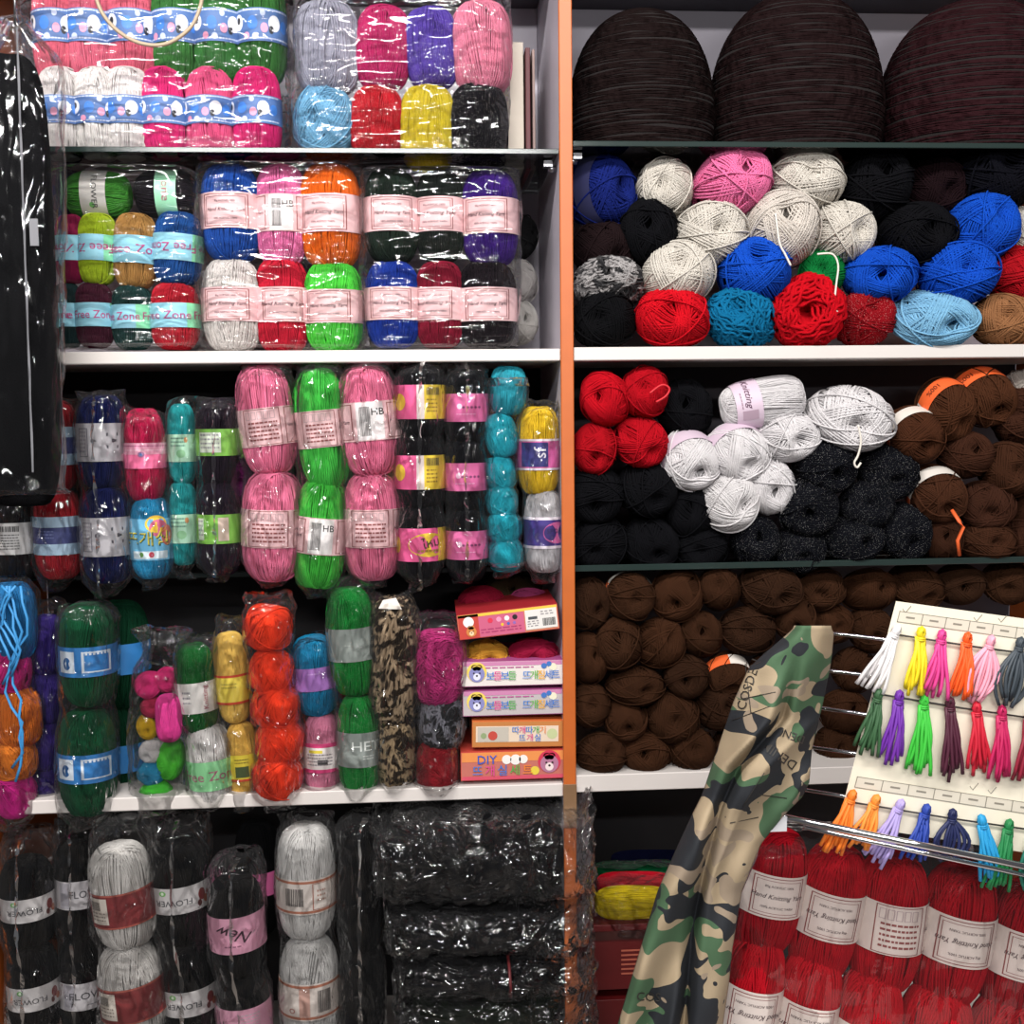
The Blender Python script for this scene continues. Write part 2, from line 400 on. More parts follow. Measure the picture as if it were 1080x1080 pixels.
DESIGNS = {
 'hkc': cream(hk()), 'hkflipc': cream(hk(flip=True)), 'carec': cream(care()),
 'hk': (PINK, hk()), 'hkflip': (PINK, hk(flip=True)), 'care': (PINK, care()),
 'hkbar': (PINK, [('rect', -.35, -.95, .55, .95, 'e9e4e4'), ('bars', -.25, -.75, .1, .75, '222222'), ('text', 'HB', .35, .45, .5, '222222'), ('frame', .7, -.9, 2.2, .9, .035, BRN), ('frame', -2.1, -.9, -.5, .9, .035, BRN), ('text', 'Hand Knitting Yarn', -1.3, 0, .25, INK, 0, True)]),
 'fz': ('8ec9dc', [('rect', .9, -1, 2.6, 1, '86d6a8'), ('text', 'Free Zone', 0, -.02, .95, 'b03a78'), ('text', 'Free Zone', 2.3, -.02, .95, 'b03a78'), ('text', 'Free Zone', -2.3, -.02, .95, 'b03a78')]),
 'fzflip': ('8ec9dc', [('rect', .9, -1, 2.6, 1, '86d6a8'), ('text', 'Free Zone', 0, -.02, .95, 'b03a78', 180), ('text', 'Free Zone', 2.3, -.02, .95, 'b03a78', 180), ('text', 'Free Zone', -2.3, -.02, .95, 'b03a78', 180)]),
 'fzgreen': ('8fd49a', [('rect', .9, -1, 2.6, 1, 'a4dc9c'), ('text', 'Free Zone', .1, -.02, .9, 'a8607a'), ('text', 'Free Zone', 2.5, -.02, .9, 'a8607a')]),
 'one': ('9adbb4', [('text', 'one', 0, 0, 1.1, 'a8486a')]),
 'flowersm': ('cfcac6', [('text', 'FLOWER', 0, .1, .6, '4a4a4a'), ('oval', .55, -.1, .12, .2, '6fae62')]),
 'flowerflip': ('c8c4c4', [('text', 'FLOWER', 0, -.1, .62, '4c4c50', 180), ('oval', -.35, .62, .12, .2, '78b06a'), ('oval', -.35, .62, .05, .12, 'd8e8d0'), ('oval', .95, .1, .14, .45, '7c3030'), ('oval', 1.1, -.35, .1, .3, 'a06048'), ('oval', .85, -.5, .08, .25, '5a2a28'), ('bars', -1.5, -.6, -1.05, .6, '77777a'), ('text', 'FLOWER', 2.6, -.1, .62, '4c4c50', 180)]),
 'flower': ('c9c5c8', [('rect', -.55, -.9, -.1, .9, 'b4b0b8'), ('bars', -.5, -.7, -.15, .2, '8d8a92'), ('text', 'FLOWER', .65, .05, .72, '4c4c50'), ('lines', .4, -.75, .95, -.55, 1, '8a8a8e')]),
 'panda': ('4c6fa8', [('oval', -.75, .2, .24, .5, 'e8eaf0'), ('oval', -.75, .3, .1, .22, '23252c'), ('oval', -.1, .1, .2, .42, '3b7bd0'), ('oval', .35, -.2, .14, .3, 'd893b0'), ('oval', .75, .1, .24, .5, 'e8eaf0'), ('oval', .62, -.3, .1, .25, '23252c'), ('oval', 1.2, 0, .18, .4, '3b7bd0'), ('oval', 0, -.7, .12, .2, 'b9c6e4'), ('oval', .3, .7, .1, .2, 'b9c6e4'), ('oval', -.35, -.65, .12, .22, 'd893b0'), ('oval', -1.2, -.1, .2, .4, 'b9c6e4'), ('lines', -1.5, .72, 1.5, .95, 1, 'c8d4ec'), ('lines', -1.5, -.98, 1.5, -.75, 1, 'c8d4ec')]),
 'redstripe': ('3c4376', [('rect', -3.1, -1, 3.1, -.42, 'a9c3d8'), ('rect', -3.1, .45, 3.1, 1, 'a9c3d8'), ('lines', -.6, -.2, .1, .3, 3, '6d75a4')]),
 'diamond': ('aeabb0', [('text', '<<', .55, 0, 1.7, '4c4a52'), ('text', '>', 1.15, 0, 1.7, '4c4a52'), ('frame', -.75, -.75, -.3, .75, .04, '77747c'), ('lines', -.68, -.6, -.38, .6, 6, '8b8890'), ('lines', -1.4, -.6, -1.0, .6, 6, '8b8890')]),
 'lace': ('e8709c', [('rect', -3.1, .1, 3.1, 1, 'e8a8c0'), ('lines', -3.1, .55, 3.1, .85, 1, 'b85c86'), ('lines', -3.1, .3, 3.1, .5, 1, 'f4d4e0'), ('oval', .05, .1, .16, .22, '8c6a90'), ('oval', .05, .1, .07, .1, '4878b8')]),
 'cartoon': ('6fb6da', [('oval', .45, .75, .5, .42, 'e8c23c'), ('oval', .55, .55, .42, .42, 'd2688c'), ('oval', .95, .2, .3, .5, 'd07060'), ('rect', -.7, -.92, .95, -.55, 'd8e4ea'), ('oval', .2, -.72, .12, .14, 'c03c50'), ('oval', -.25, -.72, .1, .12, '6a9a50'), ('text', '뜨개실', .02, -.02, .78, '2c4a30'), ('text', '뜨개실', .0, .02, .76, 'e6d84a')]),
 'palegreen': ('a9d2b8', [('lines', -.6, .0, .4, .8, 3, '5f8c78'), ('oval', .1, -.4, .3, .3, '86b88c'), ('oval', .45, .6, .12, .2, 'c88a5a')]),
 'limelabel': ('7ab648', [('rect', -.75, -.75, .25, .75, 'd4dccc'), ('lines', -.68, -.6, .18, .65, 4, '8b8890')]),
 'limelabel2': ('7ab648', [('rect', -.9, -.75, -.55, .75, 'd4dccc'), ('lines', -.88, -.6, -.58, .65, 4, '8b8890'), ('rect', .1, -.8, .55, .8, 'd0b8ac')]),
 'pinkyellow': ('e25c94', [('rect', .0, -1, 1.6, 1, 'e6c83c'), ('rect', -.12, -1, .16, 1, 'e8dcdc'), ('bars', .25, .4, .8, .85, '3a3a3a'), ('lines', .25, -.7, .7, .2, 4, '9a7a2a'), ('oval', -.85, 0, .28, .5, 'e6c83c')]),
 'pinkyellow2': ('e25c94', [('oval', .35, 0, .8, .72, 'e6c83c'), ('text', 'ไหม', .45, .1, .75, '3a3018', 10), ('rect', .75, -1, 1.6, 1, 'e6c83c'), ('lines', -.1, -.6, .8, -.25, 1, '9a7a2a'), ('oval', -.95, 0, .15, .5, 'e6c83c')]),
 'pinkstars': ('d869a0', [('text', '•••••', .2, 0, .7, '7c3a66'), ('oval', -.35, .1, .12, .2, 'f0c8e0'), ('lines', -.5, -.6, .4, -.4, 1, 'e8a0c8')]),
 'sport': ('ca5c9c', [('rect', -.95, -.78, .35, .78, '2e2c72'), ('text', 'sf', .0, .1, 1.1, 'e8e4f0', 90), ('rect', -3.1, .86, 3.1, 1, 'e6dce6'), ('rect', -3.1, -1, 3.1, -.86, 'e6dce6')]),
 'sport2': ('3c2c7c', [('oval', .55, 0, .7, .68, 'd063a0'), ('text', 'SPORT', .5, .1, .42, '2c1c4c'), ('rect', -3.1, .82, 3.1, 1, 'e6dce6'), ('rect', -3.1, -1, 3.1, -.82, 'e6dce6')]),
 'bluepattern': ('2f7cc0', [('rect', -.85, -.72, -.2, .72, 'dce6f0'), ('oval', -.5, -.1, .16, .42, '1f5c98'), ('frame', .05, -.7, 1.1, .7, .09, 'dce6f0'), ('text', 'o', -.45, -.1, .4, '1f5c98')] + [('rect', .05 + .13 * i, .48, .13 + .13 * i, .72, 'dce6f0') for i in range(8)]),
 'whitetext': ('cfccc8', [('lines', -.5, -.5, -.1, .5, 3, '77747c'), ('text', 'Knitting', .6, 0, .5, '9a4a5a', 90)]),
 'yellowband': ('d9c44c', [('rect', -3.1, .88, 3.1, 1.05, 'c04028'), ('rect', -3.1, -1.05, 3.1, -.88, 'c04028'), ('lines', -.5, .0, .4, .5, 2, 'a89a3a')]),
 'yellowpic': ('dcc83c', [('rect', -.35, -.75, .45, .1, '44542c'), ('rect', -3.1, -1.05, 3.1, -.88, 'c04028'), ('lines', -.35, .25, .45, .7, 2, '7c6a1c')]),
 'purpleplain': ('9a68b0', [('lines', -.2, .3, .6, .6, 1, 'b890c8')]),
 'pinkcare': ('e4ddda', [('rect', -3.1, .72, 3.1, 1, 'd23c78'), ('rect', -3.1, -1, 3.1, -.76, 'd23c78'), ('rect', -.6, .35, .1, .55, 'd8c440'), ('rect', -.15, -.45, .35, -.1, '3a3a3a'), ('lines', -.7, -.6, .6, .3, 4, '8a8488')]),
 'greyband': ('8d9490', [('lines', -.2, -.05, .0, .05, 1, 'd0d4d0')]),
 'het': ('8d9490', [('text', 'HET', .35, .2, .8, 'e0e4e0'), ('lines', .2, -.6, .7, -.3, 2, 'd0d4d0')]),
 'barcode': ('c8c6c6', [('bars', -.25, .45, .75, .8, '303030'), ('lines', -.3, -.75, .75, .3, 6, '5a5a5a')]),
 'darkred': ('7a2a2c', [('rect', -.95, -.72, -.25, .8, 'd8cfc4'), ('bars', -.9, .1, -.5, .6, '55504c'), ('lines', -.9, -.6, -.35, 0, 3, '8a8078'), ('rect', -3.1, .9, 3.1, 1, 'a8584c'), ('rect', -3.1, -1, 3.1, -.9, 'a8584c')]),
 'pinkscript': ('dda0b8', [('text', 'New', .1, .1, .85, '3a2430', 160, True), ('lines', -.3, -.7, .3, -.5, 1, '9a6a80')]),
 'pinkscript2': ('dda0b8', [('lines', .05, -.7, .75, .7, 7, 'c4b0b8'), ('text', 'L', -.65, 0, .7, '3a2430', 20, True)]),
 'redline': ('d9cfc8', [('bars', -.6, -.5, .0, .5, '3c3838'), ('rect', -3.1, .78, 3.1, .92, 'b07058'), ('rect', -3.1, -.92, 3.1, -.78, 'b07058'), ('frame', .3, -.75, 1.3, .75, .03, 'a86858'), ('lines', .45, -.4, .75, .4, 3, 'b08a7c')]),
 'redline2': ('d9cfc8', [('rect', -.25, -.8, .1, .8, 'c49c90'), ('bars', .35, -.6, .8, .6, '3c3838'), ('rect', -3.1, .78, 3.1, .92, 'b07058'), ('rect', -3.1, -.92, 3.1, -.78, 'b07058'), ('text', 'O', -.5, -.5, .4, '9a4a40')]),
 'orange': ('e0602c', [('text', '100%', -.3, .0, .9, '5a2410'), ('text', '100%', -1.6, .0, .9, '5a2410'), ('text', '100%', 1.2, .0, .9, '5a2410'), ('rect', 1.9, -1, 3.0, 1, 'd8d0c8')]),
 'orangewhite': ('d8d0c8', [('rect', -1.1, -1, -.2, 1, 'e0602c'), ('lines', -.1, -.5, .8, .5, 3, '8a8484')]),
 'lilac': ('c8b4c4', [('text', 'Knitting', -.6, 0, .7, '5a3a50', 0, True), ('rect', .2, -.6, .6, .6, 'a890a0'), ('lines', -.6, -.7, .1, -.5, 1, '8a7080')]),
 'navygold': ('2a2c50', [('rect', -.5, -1, .6, 1, 'c8a840'), ('text', '5', .0, 0, 1.1, '2a2c40')]),
}

# ------------------------------------------------------------------ skeins and balls
NK = [0]
def skein(px, py, w, h, Y, col, label, band=None, bh=0.36, bc=0.0, kind='dk', roll=0, spin=0, group=None, name='yarn_skein'):
    """upright skein, w x h as seen, axis along the image's vertical turned by roll"""
    NK[0] += 1; s = mpp(px, py, Y)
    me, b, e = get_wound(kind, h / w, NK[0])
    o = link(name, me, None, at(px, py, Y), (0, R(roll), R(spin)), (w / 2 * s * 1.05, w / 2 * s * 1.05, h / 2 * s / b * 1.03))
    o.rotation_euler = (Matrix.Rotation(R(roll), 3, 'Y') @ Matrix.Rotation(R(spin), 3, 'Z')).to_euler()
    o.color = lin(col); tag(o, label, 'yarn', group)
    if band:
        for d in ([band] if isinstance(band, str) else band):
            link('paper_band', get_band(d, b, e, bh * b, bc * b), o)
    return o
def ball(px, py, w, h, Y, col, label, kind='dk', band=None, tilt=None, group=None, length=1.15, name='yarn_ball', bz=.45, bh=.22, bspin=0):
    """ball or skein seen end-on, its axis pointing out of the shelf"""
    NK[0] += 1; s = mpp(px, py, Y)
    me, b, e = get_wound(kind, 1.05, NK[0])
    tx, tz = tilt or (rnd.uniform(-22, 22), rnd.uniform(-22, 22))
    base = Matrix(((1, 0, 0), (0, 0, -1), (0, 1, 0)))               # local Z -> -Y, local Y -> Z
    rot = Matrix.Rotation(R(tz), 3, 'Z') @ Matrix.Rotation(R(tx), 3, 'X') @ Matrix.Rotation(R(rnd.uniform(-12, 12)), 3, 'Y') @ base @ Matrix.Rotation(R(180 * (NK[0] // 6 % 2)), 3, 'Z')
    d = (w + h) / 4 * length
    o = link(name, me, None, at(px, py, Y), rot.to_euler(), (w / 2 * s, h / 2 * s, d * s))
    o.color = lin(col); tag(o, label, 'yarn', group)
    if band:
        c = link('paper_band', get_band(band, b, e, bh, bz), o); c.rotation_euler = (0, 0, R(bspin) - (math.pi if NK[0] // 6 % 2 else 0))
    return o

# ------------------------------------------------------------------ plastic bags
def bag(stations, Y, depth, label, mat='clear_film', pw=2.6, amp=1.0, seed=0, seam=False, name='plastic_bag', nv=84, nu=56, group='clear plastic yarn bags', horiz=False, facet=False):
    """stations: (px, py, half width px) from top to bottom; depth = half depth in metres"""
    st = np.array([tuple(a) + (0,) * (4 - len(a)) for a in stations], float); k = np.linspace(0, len(st) - 1, nv); idx = np.arange(len(st))
    X, Z, Wd = (np.interp(k, idx, st[:, i]) for i in range(3))
    YO = np.interp(k, idx, st[:, 3]); C = [at(X[j], Z[j], Y + YO[j]) for j in range(nv)]; s = mpp(X[0], Z[0], Y)
    verts = []; rr = random.Random(seed)
    for j in range(nv):
        t = j / (nv - 1); edge = min(t, 1 - t)
        dp = depth * min(1, (max(edge, 0.0) / 0.10)) ** 0.55 + 0.0015
        for i in range(nu):
            a = 2 * math.pi * i / nu; ca, sa = math.cos(a), math.sin(a)
            ux = math.copysign(abs(ca) ** (2 / pw), ca); uy = math.copysign(abs(sa) ** (2 / pw), sa)
            p = C[j] + (Vector((0, uy * dp, ux * Wd[j] * s)) if horiz else Vector((ux * Wd[j] * s, uy * dp, 0)))
            q = (p + Vector((seed * 1.7, 0, 0)))
            r1 = 1 - 2 * abs(mnoise.noise(Vector((q.x * 34, q.y * 30, q.z * 17)))); r2 = mnoise.noise(Vector((q.x * 80, q.y * 80, q.z * 55)))
            if amp > 2.2:
                vd = mnoise.voronoi(Vector((q.x * 16, q.y * 14, q.z * 22)))[0]; r1 += 3.2 * min(.45, vd[1] - vd[0]) - .7
            if facet: r1 += rr.uniform(-.5, .5)
            n = Vector((0, sa, ca)) if horiz else Vector((ca, sa, 0)); k1 = amp * (0.0022 * r1 + 0.0013 * r2) * (1 if edge > .10 else 1 + 3.5 * (1 - edge / .10))
            p += n * (k1 + .0012)
            if edge < 0.06 and horiz: p.x += (mnoise.noise(Vector((p.z * 60, seed, 0))) * 0.012) * (1 - edge / .06)
            elif edge < 0.06: p.z += (mnoise.noise(Vector((q.x * 60, seed, 0))) * 0.008) * (1 - edge / .06)
            verts.append(p)
    mb = MB()
    mb.add(verts, [(j * nu + i, (j + 1) * nu + i, (j + 1) * nu + (i + 1) % nu, j * nu + (i + 1) % nu) for j in range(nv - 1) for i in range(nu)], mat)
    if facet: mb.sm = [False] * len(mb.sm)
    o = build(name, mb, centre=True); tag(o, label, 'bag', group)
    if seam:
        m2 = MB(); off = o.location; v = []
        for j in range(1, nv - 1):
            p = verts[j * nu + int(nu * .75)] - off; w = 0.0025 + 0.001 * math.sin(j * .8)
            v += [p + Vector((-w, -.0015, 0)), p + Vector((w, -.0045 - .002 * math.sin(j * .5), 0))]
        m2.add(v, [(2 * j, 2 * j + 1, 2 * j + 3, 2 * j + 2) for j in range(nv - 3)], 'heavy_film')
        build('seam', m2, o)
    return o

# ================================================================== SETTING
YB = 0.30
def z_at(px, py, Y=0): return at(px, py, Y).z
XL = at(2, 900, 0).x - .02; XD0 = at(591, 300, 0).x; XD1 = at(604, 300, 0).x; XR = 0.98
plain('wall_paint', 'a7a1ab', .8, bump=.1); plain('floor_tile', '6d6660', .4); plain('lavender_laminate', 'c6c0cc', .45, var=.03, scale=8)
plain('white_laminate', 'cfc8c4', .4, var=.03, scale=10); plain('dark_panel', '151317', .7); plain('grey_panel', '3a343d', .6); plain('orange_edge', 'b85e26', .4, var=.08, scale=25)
plain('brown_tape', '7a5c40', .5); plain('chrome', 'd8d8dc', .12, metal=1.0, var=.01); plain('glass_edge', '24302e', .15, var=.02); plain('steel', '9a9a9e', .3, metal=1)
mb = MB(); mb.box((0.1, .40, 1.3), (2.6, .03, 1.3), 'wall_paint'); o = build('wall_back', mb); o['kind'] = 'structure'
mb = MB(); mb.box((0.1, -1.2, -.02), (2.6, 1.63, .02), 'floor_tile'); o = build('floor', mb); o['kind'] = 'structure'

def ubox(name, x0, x1, y0, y1, z0, z1, m, label=None, cat='shelf', par=None, group=None):
    mb = MB(); mb.box((0, 0, 0), ((x1 - x0) / 2, (y1 - y0) / 2, (z1 - z0) / 2), m)
    o = build(name, mb); c = Vector(((x0 + x1) / 2, (y0 + y1) / 2, (z0 + z1) / 2)); o.location = c
    if par: o.parent = par; o.location = c - Vector(par.location)
    bv = o.modifiers.new('b', 'BEVEL'); bv.width = .0012; bv.segments = 1
    if label: tag(o, label, cat, group)
    return o
ZT = z_at(850, 6); ZB = z_at(300, 1165)
zB0, zB1 = z_at(400, 382), z_at(400, 369); zD0, zD1 = z_at(300, 850), z_at(300, 836)
zG0, zG1 = z_at(800, 379), z_at(800, 365); zI0, zI1 = z_at(700, 833), z_at(700, 815)
zGL0, zGL1 = z_at(300, 161), z_at(300, 156); zGR0, zGR1 = z_at(800, 155), z_at(800, 150)
zHL0, zHL1 = z_at(300, 618), z_at(300, 613); zHR0, zHR1 = z_at(800, 600), z_at(800, 594)
dv = ubox('divider', XD0, XD1, .002, YB, 0, ZT + .3, 'lavender_laminate', 'upright divider with orange front edge between the two shelf halves', 'divider')
ubox('edge_strip', XD0 - .0005, XD1 + .0005, -.004, .002, 0, ZT + .3, 'orange_edge', par=dv)
ubox('tape_patch', XD0 - .001, XD1 + .001, -.0052, -.0038, z_at(603, 872), z_at(603, 826), 'brown_tape', par=dv)
ubox('side_panel', XL - .018, XL, 0, YB, 0, ZT + .3, 'orange_edge', 'orange-brown side panel at the far left edge of the shelving', 'panel')
ubox('side_panel', XR, XR + .018, 0, YB, 0, ZT + .3, 'orange_edge', 'orange side panel closing the right half of the shelving', 'panel')
GPn = 'shelving back panels'
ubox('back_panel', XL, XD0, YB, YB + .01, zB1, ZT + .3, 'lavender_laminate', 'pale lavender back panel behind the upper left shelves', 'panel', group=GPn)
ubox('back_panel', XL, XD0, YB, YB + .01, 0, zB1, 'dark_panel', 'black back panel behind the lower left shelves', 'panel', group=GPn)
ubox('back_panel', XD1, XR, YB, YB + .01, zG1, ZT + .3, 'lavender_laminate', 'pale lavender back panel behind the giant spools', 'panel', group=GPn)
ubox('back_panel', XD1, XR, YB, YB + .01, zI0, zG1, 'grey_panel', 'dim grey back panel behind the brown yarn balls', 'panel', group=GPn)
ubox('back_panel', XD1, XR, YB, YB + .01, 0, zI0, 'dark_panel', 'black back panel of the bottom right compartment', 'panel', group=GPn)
ubox('batten', XD1 + .001, XR - .001, YB - .012, YB - .001, z_at(850, 12, YB), z_at(850, 3, YB), 'grey_panel', 'dim grey wall batten above and behind the giant spools', 'rail')
GSh = 'shelf boards'
for x0, x1, a, b, lab in ((XL, XD0, zB0, zB1, 'white shelf board under the Hand Knitting packs, left half'), (XL, XD0, zD0, zD1, 'white shelf board under the craft kit boxes, left half'), (XD1, XR, zG0, zG1, 'white shelf board under the mixed loose yarn balls, right half'),
                          (XD1, XR, zI0, zI1, 'white shelf board under the brown yarn pile, right half'), (XL, XD0, ZB - .018, ZB, 'white bottom board under the large FLOWER skeins, left half'), (XD1, XR, ZB - .018, ZB, 'white bottom board under the red boxes, right half'),
                          (XD1, XR, ZT + .09, ZT + .11, 'grey top board above the giant spools, right half'), (XL, XD0, ZT + .09, ZT + .11, 'grey top board above the top-left packs, left half')):
    ubox('shelf_board', x0 + .0005, x1 - .0005, 0, YB, a, b, 'grey_panel' if 'grey' in lab else 'white_laminate', lab, group=GSh)
for x0, x1, a, b, yf, lab in ((XL, XD0, zGL0, zGL1, .0, 'glass shelf carrying the picture-label and glitter packs, top left'), (XD1, XR, zGR0, zGR1, .0, 'glass shelf carrying the giant dark spools, top right'),
                              (XL, XD0, zHL0, zHL1, .10, 'dark glass shelf under the pink and neon green bags, left half'), (XD1, XR, zHR0, zHR1, .012, 'dark glass shelf between black balls and brown pile, right half')):
    g = ubox('glass_shelf', x0 + .001, x1 - .001, yf, YB - .002, a, b, 'shelf_glass', lab, group='glass shelves')
    ubox('front_rim', x0 + .001, x1 - .001, yf - .0015, yf, a - .0005, b + .0005, 'glass_edge', par=g)
for (x, z, lab) in ((XD0 - .012, zGL0 - .012, 'small metal shelf pin under left glass shelf at the divider'), (XD1 + .012, zGR0 - .012, 'small metal shelf pin under right glass shelf at the divider')):
    mb = MB(); mb.tube([(0, 0, 0), (.012 if x < XD0 else -.012, 0, 0)], .005, 'steel', 10); mb.box((0, 0, .006), (.006, .008, .004), 'steel')
    o = build('shelf_pin', mb); o.location = Vector((x, .04, z)); tag(o, lab, 'bracket')

# ================================================================== LEFT, TOP SHELF ON GLASS
GA = 'skeins in the large picture-label pack'
yA = .075
tops = [(62, 'e06a80'), (94, 'e4708a'), (140, 'ea7088'), (187, '3f7a3c'), (230, '3c7a3c'), (276, '376f34')]
ordn = ['first', 'second', 'third', 'fourth', 'fifth', 'sixth', 'seventh', 'eighth', 'ninth', 'tenth', 'eleventh', 'twelfth']
for i, (x, c) in enumerate(tops):
    skein(x, 34, 49, 108, yA + .01, c, f"{'coral pink' if i < 3 else 'leaf green'} skein with blue picture band, {ordn[i]} in upper row of top-left pack", 'panda', .3, kind='dk', group=GA, spin=rnd.uniform(-25, 25))
for i, (x, c) in enumerate([(66, 'f2ecea'), (104, 'f4efec'), (136, 'f2ecea'), (174, 'e2347c'), (222, 'ea5c8c'), (271, 'e02c78')]):
    skein(x, 121, 48, 92, yA - .005, c, f"{'white' if i < 3 else 'hot pink'} skein with blue picture band, {ordn[i]} in lower row of top-left pack", 'panda', .3, group=GA, spin=rnd.uniform(-25, 25))
bag([(165, -22, 128), (165, -10, 134), (165, 60, 138), (167, 120, 138), (168, 160, 134), (168, 170, 128)], yA, .052, 'wide clear bag of pink, green and white skeins on the top left glass shelf', pw=5, amp=1.6, seed=1, mat='streak_film', nu=90)
GG = 'glitter yarn balls in a bag'
for (x, y, w, h, c, nm, k) in [(345, 52, 64, 92, 'a3a3b4', 'silver grey', 'glitter'), (404, 52, 54, 82, 'c02a68', 'magenta', 'glitter'), (455, 52, 52, 80, '5b45a8', 'violet', 'glitter'), (508, 52, 60, 90, 'e888a4', 'light pink', 'glitter'),
                          (342, 129, 60, 74, '7ab6dc', 'sky blue', 'glitter'), (397, 130, 52, 70, 'c42430', 'red', 'glitter'), (451, 136, 54, 84, 'd6c030', 'mustard yellow', 'glitter'), (505, 137, 58, 90, '17151a', 'black', 'glitter')]:
    skein(x, y, w, h, .07, c, f"{nm} glitter yarn ball in the {'upper' if y < 100 else 'lower'} row of the bag of eight", None, kind=k, group=GG, roll=rnd.uniform(-4, 4))
bag([(424, -14, 100), (424, 0, 112), (426, 50, 112), (424, 120, 112), (424, 168, 108), (424, 176, 104)], .07, .05, 'clear bag holding eight glitter yarn balls beside the cream box', pw=5, amp=1.4, seed=2, nu=90, mat='streak_film')
# upright cream box and maroon folder
def slab(name, x0, y0, x1, y1, Y, dep, m, label, cat, parts=()):
    a, b = at(x0, y0, Y), at(x1, y1, Y)
    mb = MB(); mb.box((0, 0, 0), (abs(b.x - a.x) / 2, dep / 2, abs(a.z - b.z) / 2), m); o = build(name, mb)
    o.location = ((a.x + b.x) / 2, Y + dep / 2, (a.z + b.z) / 2); bv = o.modifiers.new('b', 'BEVEL'); bv.width = .001; bv.segments = 2
    return tag(o, label, cat)
P('cfc4b6'); P('5a2028'); P('a58c86')
slab('cardboard_box', 527, 44, 553, 178, .11, .17, 'print_cfc4b6', 'cream cardboard box standing upright behind the eight glitter balls', 'box')
slab('folder', 554, 50, 560, 179, .10, .18, 'print_5a2028', 'thin dark maroon folder standing next to the upright cream box', 'folder')
slab('folder', 561, 52, 565, 179, .12, .16, 'print_a58c86', 'thin dusty pink folder between maroon folder and shelf side', 'folder')

# ================================================================== LEFT, SECOND SHELF
G1 = 'small skeins in the turquoise-label pack'; yB = .065
skein(72, 205, 36, 44, yB + .04, '3a2c50', 'dark purple skein end at the top left of turquoise-label pack', None, group=G1)
skein(104, 206, 46, 64, yB + .01, '4a9a3a', 'green skein with grey FLOWER band lying atop the turquoise-label pack', 'flowersm', .4, roll=90, group=G1)
skein(176, 205, 46, 62, yB + .01, '201c22', 'black skein with mint band lying atop the turquoise-label pack', 'one', .34, bc=.1, roll=90, group=G1)
for (x, y, w, h, c, nm, bd, sp, rl) in [(75, 263, 30, 70, '9a2450', 'plum', 'fzflip', 25, 0), (103, 263, 38, 72, 'b4cc30', 'lime', 'fzflip', -20, 2), (143, 265, 42, 76, 'b8884c', 'tan', 'fz', 14, 3), (188, 263, 48, 74, '1f4f92', 'blue', 'fzflip', -8, 4),
                                (72, 333, 28, 66, '22383a', 'dark slate', 'fz', 50, 0), (100, 333, 38, 66, '4a1f30', 'maroon', 'fz', 12, 0), (140, 335, 40, 66, '1f3c3a', 'dark green', 'fz', -30, 0), (185, 334, 48, 68, 'c02434', 'red', 'fz', -14, 0)]:
    skein(x, y, w, h, yB - .01, c, f"{nm} skein with turquoise Free Zone band, {'middle' if y < 300 else 'bottom'} row of turquoise-label pack", bd, .36, roll=rl, spin=sp, group=G1)
bag([(134, 178, 62), (135, 186, 74), (136, 230, 78), (137, 300, 79), (137, 360, 77), (137, 368, 72)], yB, .05, 'clear bag of small Free Zone skeins beside the black garment bag', pw=5, amp=1.5, seed=3, nu=80, mat='streak_film')
G2 = 'six skeins in the bright Hand Knitting pack'
for (x, y, w, h, c, nm, bd, sp) in [(244, 226, 58, 98, '1f4fa8', 'royal blue', 'hk', 0), (297, 228, 50, 102, 'f07cb4', 'pink', 'hkbar', 0), (349, 229, 60, 104, 'ee6c1c', 'orange', 'hk', -8),
                               (245, 323, 58, 94, 'e6e0dc', 'white', 'hk', 0), (298, 323, 52, 96, 'd0243c', 'red', 'hk', 10), (352, 325, 58, 92, '54d848', 'neon green', 'hk', -5)]:
    skein(x, y, w, h, yB, c, f"{nm} skein with pale pink band, {'upper' if y < 280 else 'lower'} row of the bright six-skein pack", bd, .36, spin=sp, group=G2)
bag([(297, 174, 76), (297, 182, 84), (298, 230, 86), (298, 275, 85), (299, 330, 87), (299, 362, 84), (299, 370, 78)], yB, .05, 'clear bag of six bright skeins in the middle of second shelf', pw=5, amp=1.5, seed=4, nu=80, mat='streak_film')
G3 = 'six skeins in the dark Hand Knitting pack'
for (x, y, w, h, c, nm, bd, sp) in [(413, 229, 54, 94, '1d2a22', 'dark green-black', 'hk', 5), (464, 229, 48, 92, '1a221e', 'soft black', 'hk', -12), (517, 231, 56, 96, '3f1f7c', 'purple', 'hk', -10),
                               (414, 322, 54, 88, '1c3a9c', 'blue', 'hk', 0), (464, 322, 48, 88, '8a1c34', 'dark red', 'hk', -14), (514, 323, 58, 90, '1d171c', 'black', 'hk', 0)]:
    skein(x, y, w, h, yB, c, f"{nm} skein with pale pink band, {'upper' if y < 280 else 'lower'} row of the dark six-skein pack", bd, .37, spin=sp, group=G3)
bag([(464, 180, 76), (464, 186, 80), (465, 230, 83), (464, 275, 82), (464, 330, 83), (463, 362, 81), (462, 369, 74)], yB, .05, 'clear bag of six dark skeins at right end of second shelf', pw=5, amp=1.5, seed=5, nu=80, mat='streak_film')
for i, (y, c, nm) in enumerate([(250, '2a2a2c', 'charcoal'), (297, 'cfcac8', 'off-white'), (340, 'd4d0cc', 'ivory')]):
    ball(548, y, 36, 46, yB + .13, c, f'{nm} yarn ball in shadow behind the dark six-skein pack', group='yarn balls behind the dark pack')

